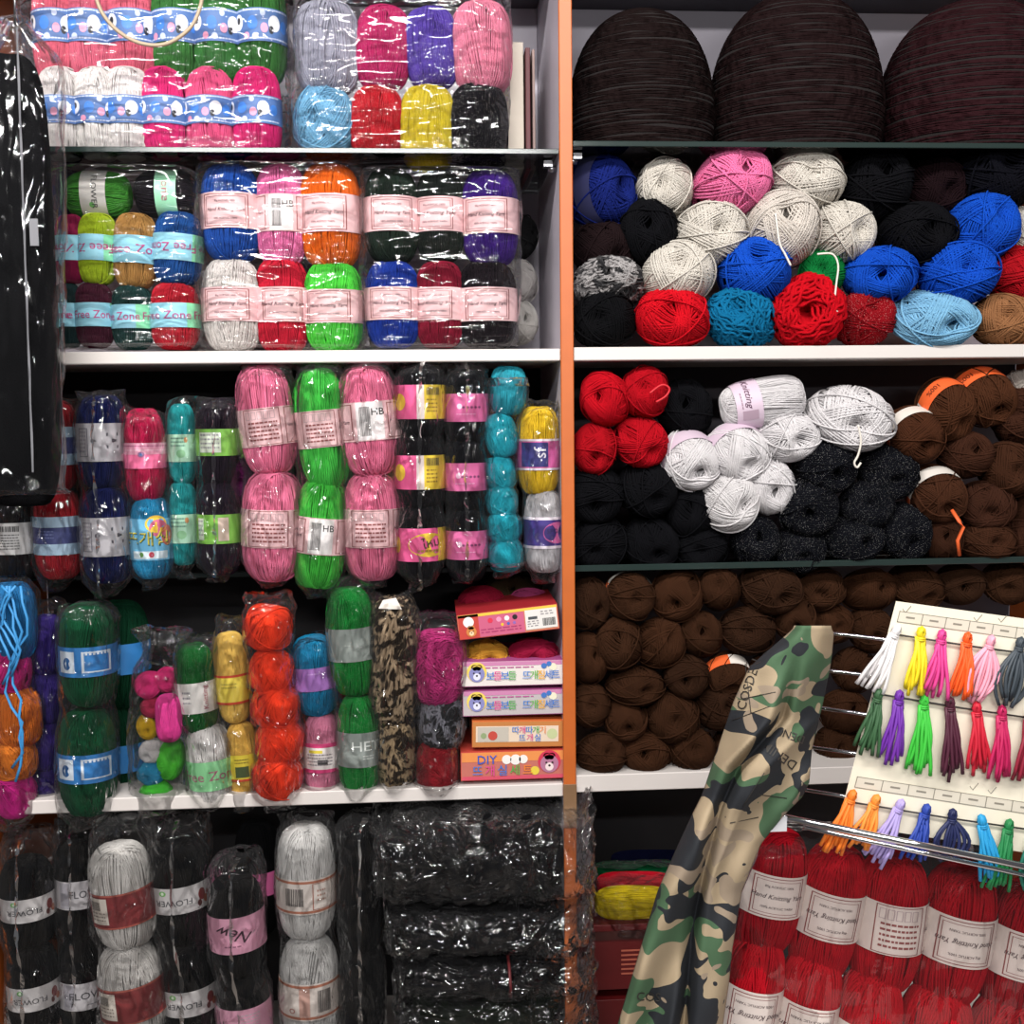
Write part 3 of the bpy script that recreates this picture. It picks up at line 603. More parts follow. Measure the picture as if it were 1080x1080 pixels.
# ================================================================== LEFT, THIRD SHELF : single tubes
yC = .035
def tube(n0, rows, Y, title, w, top, bot, seed, seam=False, extra=None, mat='clear_film', grp='skeins in narrow bags on the third shelf', tw=.5, bw=.22):
    rt = random.Random(seed); x0 = rows[0][0]; st = [(x0 + rt.uniform(-6, 6), top, w * rt.uniform(.2, .42)), (x0 + rt.uniform(-2, 2), top + 10, w * .40), (x0, top + 18, w * .47)]
    for i, r in enumerate(rows):
        x, y, ww, h = r[:4]; st += [(x, y - h * .28, ww / 2 * 1.06), (x, y, ww / 2 * 1.08), (x, y + h * .28, ww / 2 * 1.06)]
        if i < len(rows) - 1:
            x2, y2 = rows[i + 1][:2]; st.append(((x + x2) / 2, (y + h / 2 + y2 - rows[i + 1][3] / 2) / 2, ww / 2 * .9))
    x = rows[-1][0]; st += [(x, bot - 16, w * .42), (x + rt.uniform(-3, 3), bot - 5, w * bw * .9), (x + rt.uniform(-5, 5), bot + 2, w * bw * rt.uniform(.3, .8))]
    for r in rows:
        x, y, ww, h, c, lab = r[:6]; kw = r[6] if len(r) > 6 else {}
        skein(x, y, ww, h, Y, c, lab, group=grp, **kw)
    s = mpp(x, rows[0][1], Y)
    bag(st, Y, w / 2 * s * 1.1, title, seam=seam, seed=seed, pw=2.3, mat=mat)
tube(0, [(18, 476, 46, 90, '17161a', 'black skein hidden behind the hanging garment bag, upper one'), (16, 566, 44, 94, '1c1a1e', 'black skein with white barcode band below the garment bag', dict(band='barcode', bh=.34, spin=-15))], yC + .02, 'narrow clear bag with black skeins at far left of third shelf', 46, 425, 620, 11)
tube(0, [(60, 470, 40, 92, 'a81c28', 'red skein, upper one beside the garment bag, blue striped band', dict(band='redstripe', bh=.42)), (62, 563, 46, 92, 'b82430', 'red skein with blue and white striped band, lower one of pair', dict(band='redstripe', bh=.42))], yC + .015, 'narrow clear bag with two red skeins beside the navy pair', 48, 420, 621, 12)
tube(0, [(108, 466, 48, 96, '141c4e', 'navy blue skein with grey diamond band, upper one of pair', dict(band='diamond', bh=.4)), (113, 564, 50, 98, '141c50', 'navy blue skein with grey diamond band, lower one of pair', dict(band='diamond', bh=.4))], yC, 'clear bag with two navy blue skeins and pointed end', 54, 412, 628, 13, seam=True)
tube(0, [(153, 480, 40, 96, 'c41c50', 'crimson glittery skein with pink lace band, above a blue one', dict(band='lace', bh=.27, kind='glitter')), (160, 567, 42, 84, '2a96c8', 'sky blue skein with cartoon flower band, below a crimson one', dict(band='cartoon', bh=.5, kind='glitter'))], yC, 'narrow clear bag with crimson skein above sky blue skein', 44, 430, 620, 14)
tube(0, [(192, 468, 28, 82, '2aa0a4', 'teal skein with pale green band, upper one of pair', dict(band='palegreen', bh=.34, bc=-.1)), (193, 552, 30, 86, '28989c', 'teal skein with pale green band, lower one of pair', dict(band='palegreen', bh=.34, bc=-.1))], yC + .01, 'thin clear bag with two teal skeins beside dark green-labelled pair', 32, 417, 608, 15)
tube(0, [(231, 466, 44, 90, '231a26', 'black and purple skein with lime green band, upper one', dict(band='limelabel', bh=.3, bc=0)), (232, 556, 44, 98, '241a28', 'black and purple skein with lime green band, lower one', dict(band='limelabel2', bh=.3))], yC + .01, 'clear bag with two black skeins banded in lime green', 50, 419, 611, 16, seam=True)
ball(254, 505, 30, 60, yC + .03, '4c1440', 'deep purple yarn bundle beside lime-banded black skeins', group='skeins in narrow bags on the third shelf')
tube(0, [(281, 443, 54, 112, 'fc86ac', 'pink skein with dusty pink band, upper one in left pink bag', dict(band='care', bh=.34, roll=-6, bc=-.12)), (288, 555, 60, 112, 'fc88ae', 'pink skein with dusty pink band, lower one in left pink bag', dict(band='care', bh=.34, roll=2))], yC, 'clear bag with two pink skeins left of the neon green pair', 60, 384, 617, 17)
tube(0, [(340, 452, 50, 124, '4ccc50', 'neon green skein with dusty pink band, upper one between pinks', dict(band='care', bh=.3, roll=-5)), (338, 563, 52, 112, '4ccc4a', 'neon green skein with white barcode band, lower one between pinks', dict(band='hkbar', bh=.33, roll=6))], yC, 'clear bag with two neon green skeins between pink pairs', 56, 382, 629, 18)
tube(0, [(389, 444, 58, 112, 'fc86ac', 'pink skein with white HB barcode label, upper one in right pink bag', dict(band='hkbar', bh=.35, roll=-4)), (393, 555, 56, 110, 'fa84aa', 'pink skein with dusty pink band, lower one in right pink bag', dict(band='care', bh=.35))], yC, 'clear bag with two pink skeins right of the neon green pair', 60, 380, 617, 19)
tube(0, [(443, 424, 50, 76, '141216', 'black skein with pink and yellow band, top of three', dict(band='pinkyellow', bh=.45)), (443, 497, 50, 76, '141216', 'black skein with pink and yellow band, middle of three', dict(band='pinkyellow', bh=.45)), (443, 572, 50, 78, '141216', 'black skein with pink and yellow oval band, bottom of three', dict(band='pinkyellow2', bh=.43))], yC, 'clear bag with three black skeins banded pink and yellow', 54, 380, 619, 20, seam=True)
tube(0, [(492, 430, 42, 76, '131418', 'black skein with plain pink band, top of three', dict(band='pinkstars', bh=.37)), (491, 502, 42, 76, '131418', 'black skein with plain pink band, middle of three', dict(band='pinkstars', bh=.37)), (492, 573, 42, 78, '131418', 'black skein with plain pink band, bottom of three', dict(band='pinkstars', bh=.37))], yC, 'clear bag with three black skeins banded plain pink', 46, 380, 614, 21, seam=True)
GT = 'small turquoise balls in a column'
tr_ = [(536, 412, 36, 50, '36acc0'), (528, 459, 34, 46, '2cb0c4'), (527, 499, 32, 38, '2ab0c4'), (529, 528, 32, 36, '2ab0c4'), (531, 556, 34, 36, '2ab0c4'), (533, 585, 34, 38, '2ab0c4')]
tube(0, [(x, y, w, h, c, f'turquoise yarn ball, {ordn[i]} from top in the column of six', dict(roll=rnd.uniform(-20, 20))) for i, (x, y, w, h, c) in enumerate(tr_)], yC, 'clear bag with a column of six turquoise yarn balls', 42, 390, 607, 22, grp=GT)
tube(0, [(568, 475, 42, 90, 'fad030', 'yellow skein with purple sport band above the white one', dict(band='sport', bh=.35, bc=-.08)), (574, 560, 40, 84, 'd8d6da', 'white skein with purple and pink band below the yellow one', dict(band='sport2', bh=.38))], yC, 'clear bag with yellow skein over white skein beside the divider', 46, 422, 613, 23)

# ================================================================== LEFT, FOURTH SHELF
yD = .03
GD = 'skeins in narrow bags on the fourth shelf'
tube(0, [(14, 655, 44, 80, '2a80c0', 'blue yarn skein with loose strands at far left of fourth shelf'), (10, 706, 42, 52, 'd02c84', 'magenta yarn ball below loose blue strands'), (20, 756, 44, 60, 'e87c2c', 'orange yarn ball with magenta streak at far left'), (16, 800, 42, 46, 'ee8830', 'light orange yarn ball above the magenta end'), (16, 838, 40, 50, 'd0248c', 'bright magenta yarn ball at bottom of mixed far-left bag')], yD - .015, 'clear bag of mixed blue, orange and magenta balls at far left', 48, 608, 872, 30, grp=GD)
mb = MB()
for k in range(7):
    r2 = random.Random(40 + k); x0 = 2 + k * 3
    mb.tube([at(x0 + r2.uniform(-5, 5) + 8 * math.sin(t * .9 + k), 618 + t * (10 + k * 1.2), yD - .055 - .004 * math.sin(t + k)) for t in range(8 if k < 5 else 13)], .0019, 'print_3a8cc8' if P('3a8cc8') else '', 6)
o = build('yarn_strands', mb, centre=True); tag(o, 'loose light blue strands tangled over the far-left mixed bag', 'yarn')
tube(0, [(50, 680, 36, 62, '3a2a78', 'violet yarn ball, top of the dim purple column'), (50, 735, 36, 56, '382a74', 'violet yarn ball, second of the dim purple column'), (50, 785, 36, 52, '382870', 'violet yarn ball, third of the dim purple column'), (50, 826, 34, 40, '34246a', 'violet yarn ball, lowest of the dim purple column')], yD + .02, 'dim clear bag with violet balls left of the green skeins', 42, 630, 852, 31, grp=GD)
skein(126, 690, 58, 110, yD + .075, '0e3a26', 'dark green skein behind the front green pair, upper one', 'bluepattern', .28, spin=-50, group=GD)
skein(126, 793, 58, 100, yD + .075, '0e3a26', 'dark green skein behind the front green pair, lower one', 'bluepattern', .28, spin=-50, group=GD)
tube(0, [(93, 690, 54, 108, '0d5232', 'large green skein with blue tile-pattern band, upper front one', dict(band='bluepattern', bh=.28, bc=-.05, kind='fine')), (93, 803, 56, 112, '0d5232', 'large green skein with blue tile-pattern band, lower front one', dict(band='bluepattern', bh=.26, kind='fine'))], yD - .01, 'large clear bag of green skeins with tied bottom end', 64, 634, 868, 32, grp=GD, seam=False)
mixs = [(157, 722, 30, 28, 'e83c84', 'hot pink ball at top left of the mixed bag'), (176, 717, 26, 26, 'e43880', 'rose pink ball at top right of the mixed bag'), (161, 746, 24, 24, 'a02848', 'crimson ball under hot pink in the mixed bag'), (156, 766, 22, 26, 'e0b428', 'small yellow ball in the mixed bag'), (160, 792, 26, 24, 'd8d4d4', 'small white ball under yellow in the mixed bag'), (160, 815, 28, 26, '2c88b0', 'blue ball low in the mixed bag'), (181, 800, 28, 44, '54c83c', 'upper light green ball at right of the mixed bag'), (165, 836, 34, 26, '50d040', 'bright green ball at bottom of the mixed bag')]
for i, (x, y, w, h, c, l) in enumerate(mixs): ball(x, y, w, h, yD, c, l, group=GD, length=.9)
skein(178, 757, 26, 50, yD - .025, 'e8489c', 'upright pink mini skein in front of the mixed bag balls', None, group=GD, kind='fine')
bag([(176, 662, 26), (172, 684, 16), (168, 708, 24), (168, 760, 28), (167, 810, 29), (166, 848, 20), (166, 856, 12)], yD - .004, .034, 'small gathered clear bag of assorted mini balls', seed=33, pw=2.4, amp=1.8)
tube(0, [(207, 725, 40, 92, '15662a', 'green fuzzy skein with white paper band above white skein', dict(band='whitetext', bh=.34, bc=-.15, kind='glitter', roll=-4)), (222, 806, 44, 84, 'e4e0de', 'white skein with green Free Zone band below green skein', dict(band='fzgreen', bh=.36, bc=-.15, roll=-4))], yD - .005, 'clear bag with green skein over white skein', 48, 668, 850, 34, grp=GD)
tube(0, [(245, 714, 34, 96, 'f6cc68', 'soft yellow skein with yellow and red band, upper one', dict(band='yellowband', bh=.3, bc=-.2, kind='fine', roll=-3)), (257, 805, 32, 88, 'f0c05c', 'soft yellow skein with yellow picture band, lower one', dict(band='yellowpic', bh=.3, bc=0, kind='fine', roll=-3))], yD, 'clear bag with two soft yellow skeins', 38, 650, 852, 35, grp=GD)
tube(0, [(x, y, w, 50, 'ff4626', f'neon orange-red yarn ball, {ordn[i]} from top in the column of five', dict(roll=rnd.uniform(-20, 20), kind='fine')) for i, (x, y, w) in enumerate([(283, 662, 48), (286, 708, 44), (291, 744, 48), (295, 782, 48), (293, 818, 50)])], yD - .012, 'clear bag with a column of neon orange-red balls', 54, 625, 852, 36, grp='neon orange-red balls')
tube(0, [(332, 712, 44, 84, '1c86b4', 'bright blue skein with purple band above light pink skein', dict(band='purpleplain', bh=.28, roll=-4, kind='fine')), (340, 794, 38, 84, 'e88cac', 'light pink skein with white care label and pink stripes', dict(band='pinkcare', bh=.36, kind='fine'))], yD + .01, 'clear bag with blue skein over light pink skein', 46, 668, 842, 37, grp=GD)
tube(0, [(371, 676, 48, 112, '1a8a38', 'green skein with plain grey band, upper one of bright green pair', dict(band='greyband', bh=.3, kind='glitter', roll=-3)), (379, 785, 44, 104, '1c8c3a', 'green skein with grey HET band, lower one of bright green pair', dict(band='het', bh=.34, kind='glitter'))], yD, 'clear bag with two bright green skeins banded grey', 50, 606, 840, 38, grp=GD)
tube(0, [(416, 697, 50, 128, 'b8a084', 'chunky brown and cream variegated skein, upper one', dict(kind='varieg')), (417, 790, 38, 76, 'b09878', 'chunky brown and cream variegated skein, lower one', dict(kind='varieg'))], yD, 'clear bag with two brown and cream variegated skeins', 52, 626, 832, 39, grp=GD)
mb = MB(); a = at(413, 637, yD - .035); mb.add([(-.018, 0, -.006), (.014, 0, -.008), (.006, .003, .008), (-.012, .004, .005)], [(0, 1, 2, 3)], 'print_d8d0c8' if P('d8d0c8') else '')
o = build('paper_slip', mb); o.location = a; tag(o, 'small white paper slip on top of brown and cream skeins', 'paper')
tube(0, [(463, 703, 56, 78, 'cc3c84', 'pink textured yarn ball, top of three in one bag', dict(kind='fluffy')), (466, 760, 46, 56, '8c8c96', 'grey textured yarn ball, middle of three in one bag', dict(kind='marled')), (461, 808, 42, 54, 'a4202c', 'dark red yarn ball, bottom of three in one bag', dict(kind='fluffy'))], yD, 'crinkled clear bag with pink, grey and red balls', 58, 644, 836, 40, grp=GD)

# craft boxes at the right of the fourth shelf
def flat_box(name, px, py, w, h, Y, dep, roll, side, face, prims, label):
    s = mpp(px, py, Y); hw, hh = w / 2 * s, h / 2 * s; mb = MB()
    for c in (side, face): P(c)
    mb.box((0, dep / 2, 0), (hw, dep / 2, hh), 'print_' + side)
    mp = lambda x, z, lv: (x * hw, -.0004 * (lv + 1), z * hh)
    draw(mb, [('rect', -.99, -.95, .99, .95, 'print_' + face, 0)], mp, 3)
    for pr in prims:
        pr = list(pr)
        if pr[0] == 'text':
            _, t, cx, cz, th, m, lv = pr[:7]; P(m)
            draw(mb, [('text', t, 0, 0, th * hh, 'print_' + m, lv)], lambda x, z, l2, cx=cx, cz=cz: (cx * hw + x, -.0004 * (l2 + 1), cz * hh + z), 3)
        elif pr[0] == 'oval':
            _, cx, cz, rz, m, lv = pr; P(m)
            draw(mb, [('oval', cx, cz, rz * hh / hw, rz, 'print_' + m, lv)], mp, 3)
        else:
            m = pr[-2]; P(m); pr[-2] = 'print_' + m; draw(mb, [tuple(pr)], mp, 3)
    o = build(name, mb); o.location = at(px, py, Y); o.rotation_euler = (0, R(roll), 0)
    return tag(o, label, 'box', 'craft kit boxes beside the divider')
def bear(cx, cz, s, fur, muz, hat=None):
    out = [('oval', cx - s * .06, cz + s * .65, s * .32, hat or fur, 2), ('oval', cx + s * .06, cz + s * .65, s * .32, hat or fur, 2)]
    if hat: out += [('oval', cx, cz + s * .2, s * 1.0, hat, 2)]
    out += [('oval', cx - .045 * s, cz + s * .62, s * .26, hat or fur, 3), ('oval', cx + .045 * s, cz + s * .62, s * .26, hat or fur, 3), ('oval', cx, cz, s * .8, fur, 3), ('oval', cx, cz - s * .25, s * .36, muz, 4), ('oval', cx, cz - s * .14, s * .1, '281c1c', 5), ('oval', cx - .075 * s, cz + s * .12, s * .09, '281c1c', 5), ('oval', cx + .075 * s, cz + s * .12, s * .09, '281c1c', 5)]
    return out
cols = ['2f6ec0', 'd0408a', '2f6ec0', '4aa048', 'e07c28', '3a78c4', '58a83c', 'e0a428', '2f6ec0']
def hangul(s, x0, dx, cz, h, out='ffffff'):
    r = []
    for i, ch in enumerate(s):
        if ch != ' ': r += [('text', ch, x0 + i * dx, cz, h * 1.0, cols[i % 9], 5)]
    return r
yX = .005
flat_box('craft_box', 536, 656, 107, 27, yX - .01, .13, -5.5, 'a02028', 'c87858', [('rect', -.98, -.95, -.58, .92, 'b83a30', 1), ('rect', -.58, -.92, .32, .7, 'c0587a', 1), ('rect', -.98, .72, .98, .94, 'e8b840', 1), ('oval', -.78, .35, .42, 'e8e0dc', 2)] + bear(-.74, -.42, .5, 'c87c3c', 'e8c8a0') + [('oval', -.35, .3, .2, 'd02c48', 2), ('oval', -.18, .32, .2, 'e890b0', 2), ('oval', -.02, .34, .2, 'f0d8dc', 2), ('oval', .14, .36, .2, '1c1418', 2), ('oval', -.12, -.12, .12, 'e8b030', 2), ('oval', .0, -.1, .12, '4858a8', 2), ('oval', .12, -.08, .12, '8a60a8', 2), ('lines', -.55, -.75, .25, -.3, 2, 'a03060', 2),
    ('rect', .34, -.8, .97, .75, 'd8d4d0', 2), ('bars', .68, -.6, .93, .0, '303030', 3), ('rect', .4, .0, .58, .22, '44484c', 3), ('lines', .38, -.65, .6, -.1, 3, '8a8488', 3), ('lines', .65, .2, .93, .6, 2, '8a8488', 3)], 'red and yellow craft box lying tilted on top of two yarn balls')
ball(514, 691, 48, 32, yD + .02, 'dca03c', 'golden yellow bagged ball under the tilted red box', group=GD, tilt=(0, 5), kind='fine')
ball(562, 690, 54, 34, yD + .02, 'a01c40', 'crimson bagged ball under the tilted red box', group=GD, tilt=(0, -5), kind='fine')
ball(508, 634, 46, 30, yD + .075, 'a01c38', 'dark crimson ball behind the tilted red box', group=GD)
ball(562, 634, 44, 26, yD + .075, 'b8487c', 'dusty pink ball behind the tilted red box', group=GD)
ball(541, 622, 60, 34, yD + .12, '3c3020', 'dark olive ball in shadow above the tilted red box', group=GD)
def kit(py, base, lbl, fade):
    flat_box('craft_box', 541, py, 106, 27, yX, .13, 0, 'a04a80', base, [('rect', -.98, .62, .98, .94, 'c07ca4', 1), ('lines', -.55, .32, .45, .55, 1, 'b0508c', 2)] + bear(-.72, -.0, .78, '8080b4', 'd8d8e8', 'e0c458') + hangul('보들보들 뜨개질세트', -.45, .145, -.2, .78) + [('oval', .62, .55, .22, '3a6cb4', 3), ('oval', .8, .45, .3, 'dcd8c0', 2), ('oval', .72, .7, .2, '3a6cb4', 3)], lbl)
kit(710, 'd8d0cc', 'white and pink Korean craft kit box directly under the two balls', 0)
kit(741, 'b4acae', 'dull white craft kit box, second in stack under the balls', 0)
flat_box('craft_box', 546, 774, 96, 28, yX, .12, 1.0, 'd06c34', 'b8763c', [('rect', -.92, -.6, .9, .62, 'd8c4b0', 1), ('rect', -.88, -.55, -.2, .55, 'b8b0a4', 2), ('oval', -.55, -.1, .35, 'b84438', 3), ('oval', -.75, -.1, .22, '8a9a70', 3)] + hangul('따개따개기', -.05, .15, .28, .62) + hangul('뜨개실', .1, .17, -.3, .6) + [('oval', .76, 0, .4, 'b8c090', 2)], 'orange craft kit box with window, third in the box stack')
flat_box('craft_box', 541, 807, 110, 31, yX, .13, 0, 'c04438', 'b8685c', [('rect', -.98, .3, .98, .95, 'dc8848', 1), ('rect', -.98, -.95, .98, -.7, 'c84a60', 1), ('text', 'DIY', -.5, .42, .85, '3050b0', 4), ('oval', .05, .4, .36, 'e4e0dc', 2), ('oval', -.12, .42, .32, 'e4e0dc', 2), ('oval', .2, .42, .3, 'e4e0dc', 2)] + hangul('뜨개실세트', -.68, .24, -.35, .8) + bear(.7, .05, .78, 'a8708c', 'e4d0d0', 'c42c4c') + [('oval', .42, -.4, .3, 'd8c040', 2)], 'red DIY craft kit box at the bottom of the box stack')

# ================================================================== LEFT, BOTTOM SHELF
yE = .03; GE = 'large skeins on the bottom shelf'
def pair(rows, Y, title, w, top, bot, seed, seam=True): tube(0, rows, Y, title, w, top, bot, seed, seam=seam, grp=GE, bw=.5)
BK = '121214'
pair([(30, 950, 52, 92, BK, 'black skein with grey FLOWER band at bottom far left, upper one', dict(band='flowerflip', bh=.26, roll=-2, spin=10)), (36, 1042, 50, 94, BK, 'black skein with grey FLOWER band at bottom far left, lower one', dict(band='flowerflip', bh=.26, roll=-2, spin=10))], yE, 'clear bag with black FLOWER skeins at bottom far left', 58, 872, 1125, 50)
pair([(84, 935, 46, 104, BK, 'black skein with grey FLOWER band, upper one in second bag', dict(band='flower', bh=.28)), (88, 1040, 46, 108, BK, 'black skein with grey FLOWER band, lower one in second bag', dict(band='flower', bh=.26))], yE + .02, 'clear bag with black FLOWER skeins, second from left', 52, 862, 1128, 51)
pair([(130, 943, 60, 108, 'e4e0dc', 'white skein with dark red band, upper one', dict(band='darkred', bh=.33, roll=-5, bc=-.1)), (140, 1046, 62, 104, 'e0dcd8', 'white skein with dark red band, lower one', dict(band='darkred', bh=.35, roll=-5))], yE - .015, 'clear bag with two white skeins banded dark red', 66, 856, 1128, 52, seam=False)
pair([(190, 938, 58, 108, BK, 'black skein with upside-down FLOWER band, upper one right of white pair', dict(band='flowerflip', bh=.25, roll=-3)), (200, 1045, 56, 104, BK, 'black skein with upside-down FLOWER band, lower one right of white pair', dict(band='flowerflip', bh=.25, roll=-3))], yE + .012, 'clear bag with black FLOWER skeins right of the white pair', 64, 858, 1128, 53)
pair([(250, 975, 54, 104, BK, 'black skein with pink script band, upper one', dict(band='pinkscript', bh=.36, roll=-3)), (258, 1068, 52, 88, BK, 'black skein with pink printed band, lower one', dict(band='pinkscript2', bh=.38, roll=-3))], yE - .012, 'crinkled clear bag with black skeins banded pink', 60, 896, 1132, 54)
skein(272, 925, 44, 120, yE + .08, '101012', 'black skein with pink band standing behind the pink-banded pair', 'pinkstars', .2, group=GE)
pair([(323, 928, 58, 120, 'e4e2e0', 'white skein with red-lined barcode band, upper one', dict(band='redline', bh=.3, kind='fine', bc=-.1)), (327, 1042, 58, 112, 'e2e0de', 'white skein with red-lined barcode band, lower one', dict(band='redline2', bh=.34, kind='fine'))], yE, 'clear bag with two white skeins beside the dark bag', 64, 858, 1128, 55, seam=False)
pair([(381, 938, 44, 130, '101012', 'plain black skein in tall dark bag, upper one'), (382, 1050, 44, 110, '101012', 'plain black skein in tall dark bag, lower one')], yE, 'tall crinkled clear bag with plain black skeins', 56, 856, 1130, 56)

plain('black_knit', '0c0c0e', .95, bump=.5, scale=500, spec=.05); plain('green_knit', '10160f', .95, bump=.5, scale=400, spec=.05)
def pillow(name, px, py, w, h, Y, dep, m, seed, amp=.004, pw=3.2, roll=0, dim=1.0):
    s = mpp(px, py, Y); c = at(px, py, Y); v = []; nu, nv = 40, 26
    for j in range(nv + 1):
        th = math.pi * j / nv - math.pi / 2
        for i in range(nu):
            a = 2 * math.pi * i / nu
            x, y, z = math.cos(th) * math.cos(a), math.cos(th) * math.sin(a), math.sin(th)
            k = (abs(x) ** pw + abs(y) ** pw + abs(z) ** pw) ** (-1 / pw)
            p = Vector((x * k * w / 2 * s, y * k * dep / 2, z * k * h / 2 * s))
            nn = mnoise.noise(Vector((p.x * 18 + seed * 3, p.y * 18, p.z * 30))) + .5 * mnoise.noise(Vector((p.x * 50 + seed, p.y * 50, p.z * 80)))
            p += p.normalized() * nn * amp; v.append(p)
    mb = MB(); mb.add(v, [(j * nu + i, (j) * nu + (i + 1) % nu, (j + 1) * nu + (i + 1) % nu, (j + 1) * nu + i) for j in range(nv) for i in range(nu)], m)
    o = build(name, mb); o.location = c; o.rotation_euler = (0, R(roll), 0)
    return o
GS = 'folded black bundles stacked beside the divider'
stk = [(508, 893, 196, 92, -1.5, 'large black padded bundle, topmost of the stack beside the divider', 'black_knit'), (512, 964, 180, 50, -1, 'black folded bundle, second from top of the stack', 'black_knit'), (518, 1009, 172, 42, -1.5, 'black folded bundle tied with red cord, third in the stack', 'black_knit'), (520, 1046, 172, 38, 0, 'black folded bundle, fourth from top of the stack', 'green_knit'), (524, 1078, 168, 34, 0, 'dark olive folded bundle, fifth from top of the stack', 'green_knit'), (524, 1118, 170, 40, 0, 'black folded bundle at the bottom of the stack', 'black_knit')]
for i, (x, y, w, h, rl, lab, m) in enumerate(stk):
    if y > 1100: continue
    o = pillow('folded_bundle', x - 6, y, w - 14, h, .03, .15, m, i, roll=rl); tag(o, lab, 'bundle', GS)
    if i == 2:
        mb = MB(); s = mpp(x, y, .03); P('5a1a1e')
        mb.tube([(.03, -.02 - .075 * math.sin(t / 12 * math.pi) ** .4, .026 * math.cos(t / 12 * math.pi)) for t in range(13)], .0022, 'print_5a1a1e', 6); build('cord', mb, o)
    hw = w / 2 + 16
    rg = random.Random(60 + i); L, Rr = x - hw, x + hw + 2
    bag([(L, y + rg.uniform(0, 12), h * rg.uniform(.35, .6), -.02), (L + 10, y + 5, h * .36, -.01), (x - w / 2 + 8, y + 1, h * .47), (x - w / 4, y, h * .51), (x, y, h * .52), (x + w / 4, y, h * .51), (x + w / 2 - 8, y - 1, h * .47, -.01), (Rr - 14, y - 3, h * .36, -.035), (Rr, y - rg.uniform(4, 16), h * rg.uniform(.4, .62), -.04)], .03, .088, f"crumpled clear bag around the {['topmost', 'second', 'third', 'fourth', 'fifth'][i]} black bundle of the stack", mat='crumpled_film', pw=2.6, amp=2.4, seed=60 + i, nu=70, nv=120, horiz=True)
slab('grey_box', 419, 1008, 428, 1120, .12, .1, 'grey_panel', 'dark grey cardboard edge standing left of the black stack', 'cardboard')

# ================================================================== FAR LEFT GARMENT BAG
o = pillow('folded_garment', 14, 300, 84, 470, -.10, .045, 'black_knit', 9, amp=.003, pw=5); tag(o, 'black folded garment inside the hanging clear bag at far left', 'clothing')
gb = bag([(16, 20, 4), (18, 34, 16), (20, 52, 32), (18, 72, 44), (16, 100, 47), (15, 300, 49), (15, 500, 49), (15, 514, 48), (15, 522, 46)], -.10, .029, 'tall clear garment bag hanging at far left in front of shelves', pw=4, amp=1.5, seed=80, mat='smooth_film', seam=False, nv=90, group=None)
mb = MB(); off = Vector(gb.location)
v = []
for j in range(40):
    t = j / 39; px = 18 + 17 * t; py = 28 + 470 * t; p = at(px, py, -.133) - off; v += [p + Vector((-.0016, 0, 0)), p + Vector((.0016, -.002 - .001 * math.sin(j), 0))]
P('77777c', .25); mb.add(v, [(2 * j, 2 * j + 1, 2 * j + 3, 2 * j + 2) for j in range(39)], 'print_77777c'); build('seam', mb, gb)
mb = MB(); mb.tube([at(16, 26, -.10) - off, at(15, -10, -.10) - off, at(15, -60, -.08) - off, at(15, -62, .0) - off], .0015, 'steel', 6); build('hanging_wire', mb, gb)
mb = MB(); a = at(36, 245, -.137); mb.box((0, 0, 0), (.005, .001, .016), 'print_77777c'); o = build('snap_tab', mb, gb); o.location = a - off

# ================================================================== RIGHT, GIANT SPOOLS
P('1d1210'); plain('spool_core', '120a0a', .95, bump=.6, scale=300)
def spool(px, w, top, base_py, Y, col, lab, seed):
    s = mpp(px, base_py, Y); zb = zGR1 + .001; zt = at(px, top, Y).z; H = zt - zb; Rr = w / 2 * s; rs = random.Random(seed); mb = MB()
    prof = lambda t: (max(0.0, 1 - max(0, (t - .15) / .85) ** 2.5)) ** .44 * (.93 + .07 * math.sin(min(1, t / .3) * math.pi / 2))
    n = 64; v = []
    for j in range(31):
        t = j / 30
        for i in range(n):
            a = 2 * math.pi * i / n; r = prof(t) * Rr * .985; v.append((r * math.cos(a), r * math.sin(a), t * H))
    mb.add(v, [(j * n + i, j * n + (i + 1) % n, (j + 1) * n + (i + 1) % n, (j + 1) * n + i) for j in range(30) for i in range(n)] + [tuple(range(n))[::-1]], 'spool_core')
    for k in range(150):
        t0 = (k + .5) / 151; ph = rs.uniform(0, 6.28); tl = rs.uniform(-.022, .022); pts = []
        for i in range(n):
            a = 2 * math.pi * i / n; t = min(.985, max(.01, t0 + tl * math.sin(a + ph) + .003 * math.sin(5 * a + k))); r = prof(t) * Rr * (.983 + .006 * rs.random()); pts.append((r * math.cos(a), r * math.sin(a), t * H))
        mb.tube(pts, H * .0055, 'spool_yarn', 4, closed=True)
    o = build('yarn_spool', mb); o.location = (at(px, base_py, Y).x, Y, zb); o.color = lin(col); return tag(o, lab, 'yarn', 'giant dark spools on the right glass shelf')
spool(676, 156, 13, 155, .115, '160c0c', 'giant very dark brown yarn spool, left one on the right glass shelf', 1)
spool(838, 184, -4, 155, .125, '1b0e0f', 'giant dark maroon yarn spool, middle one on the right glass shelf', 2)
spool(1024, 198, 4, 155, .13, '271014', 'giant reddish maroon yarn spool, right one on the right glass shelf', 3)

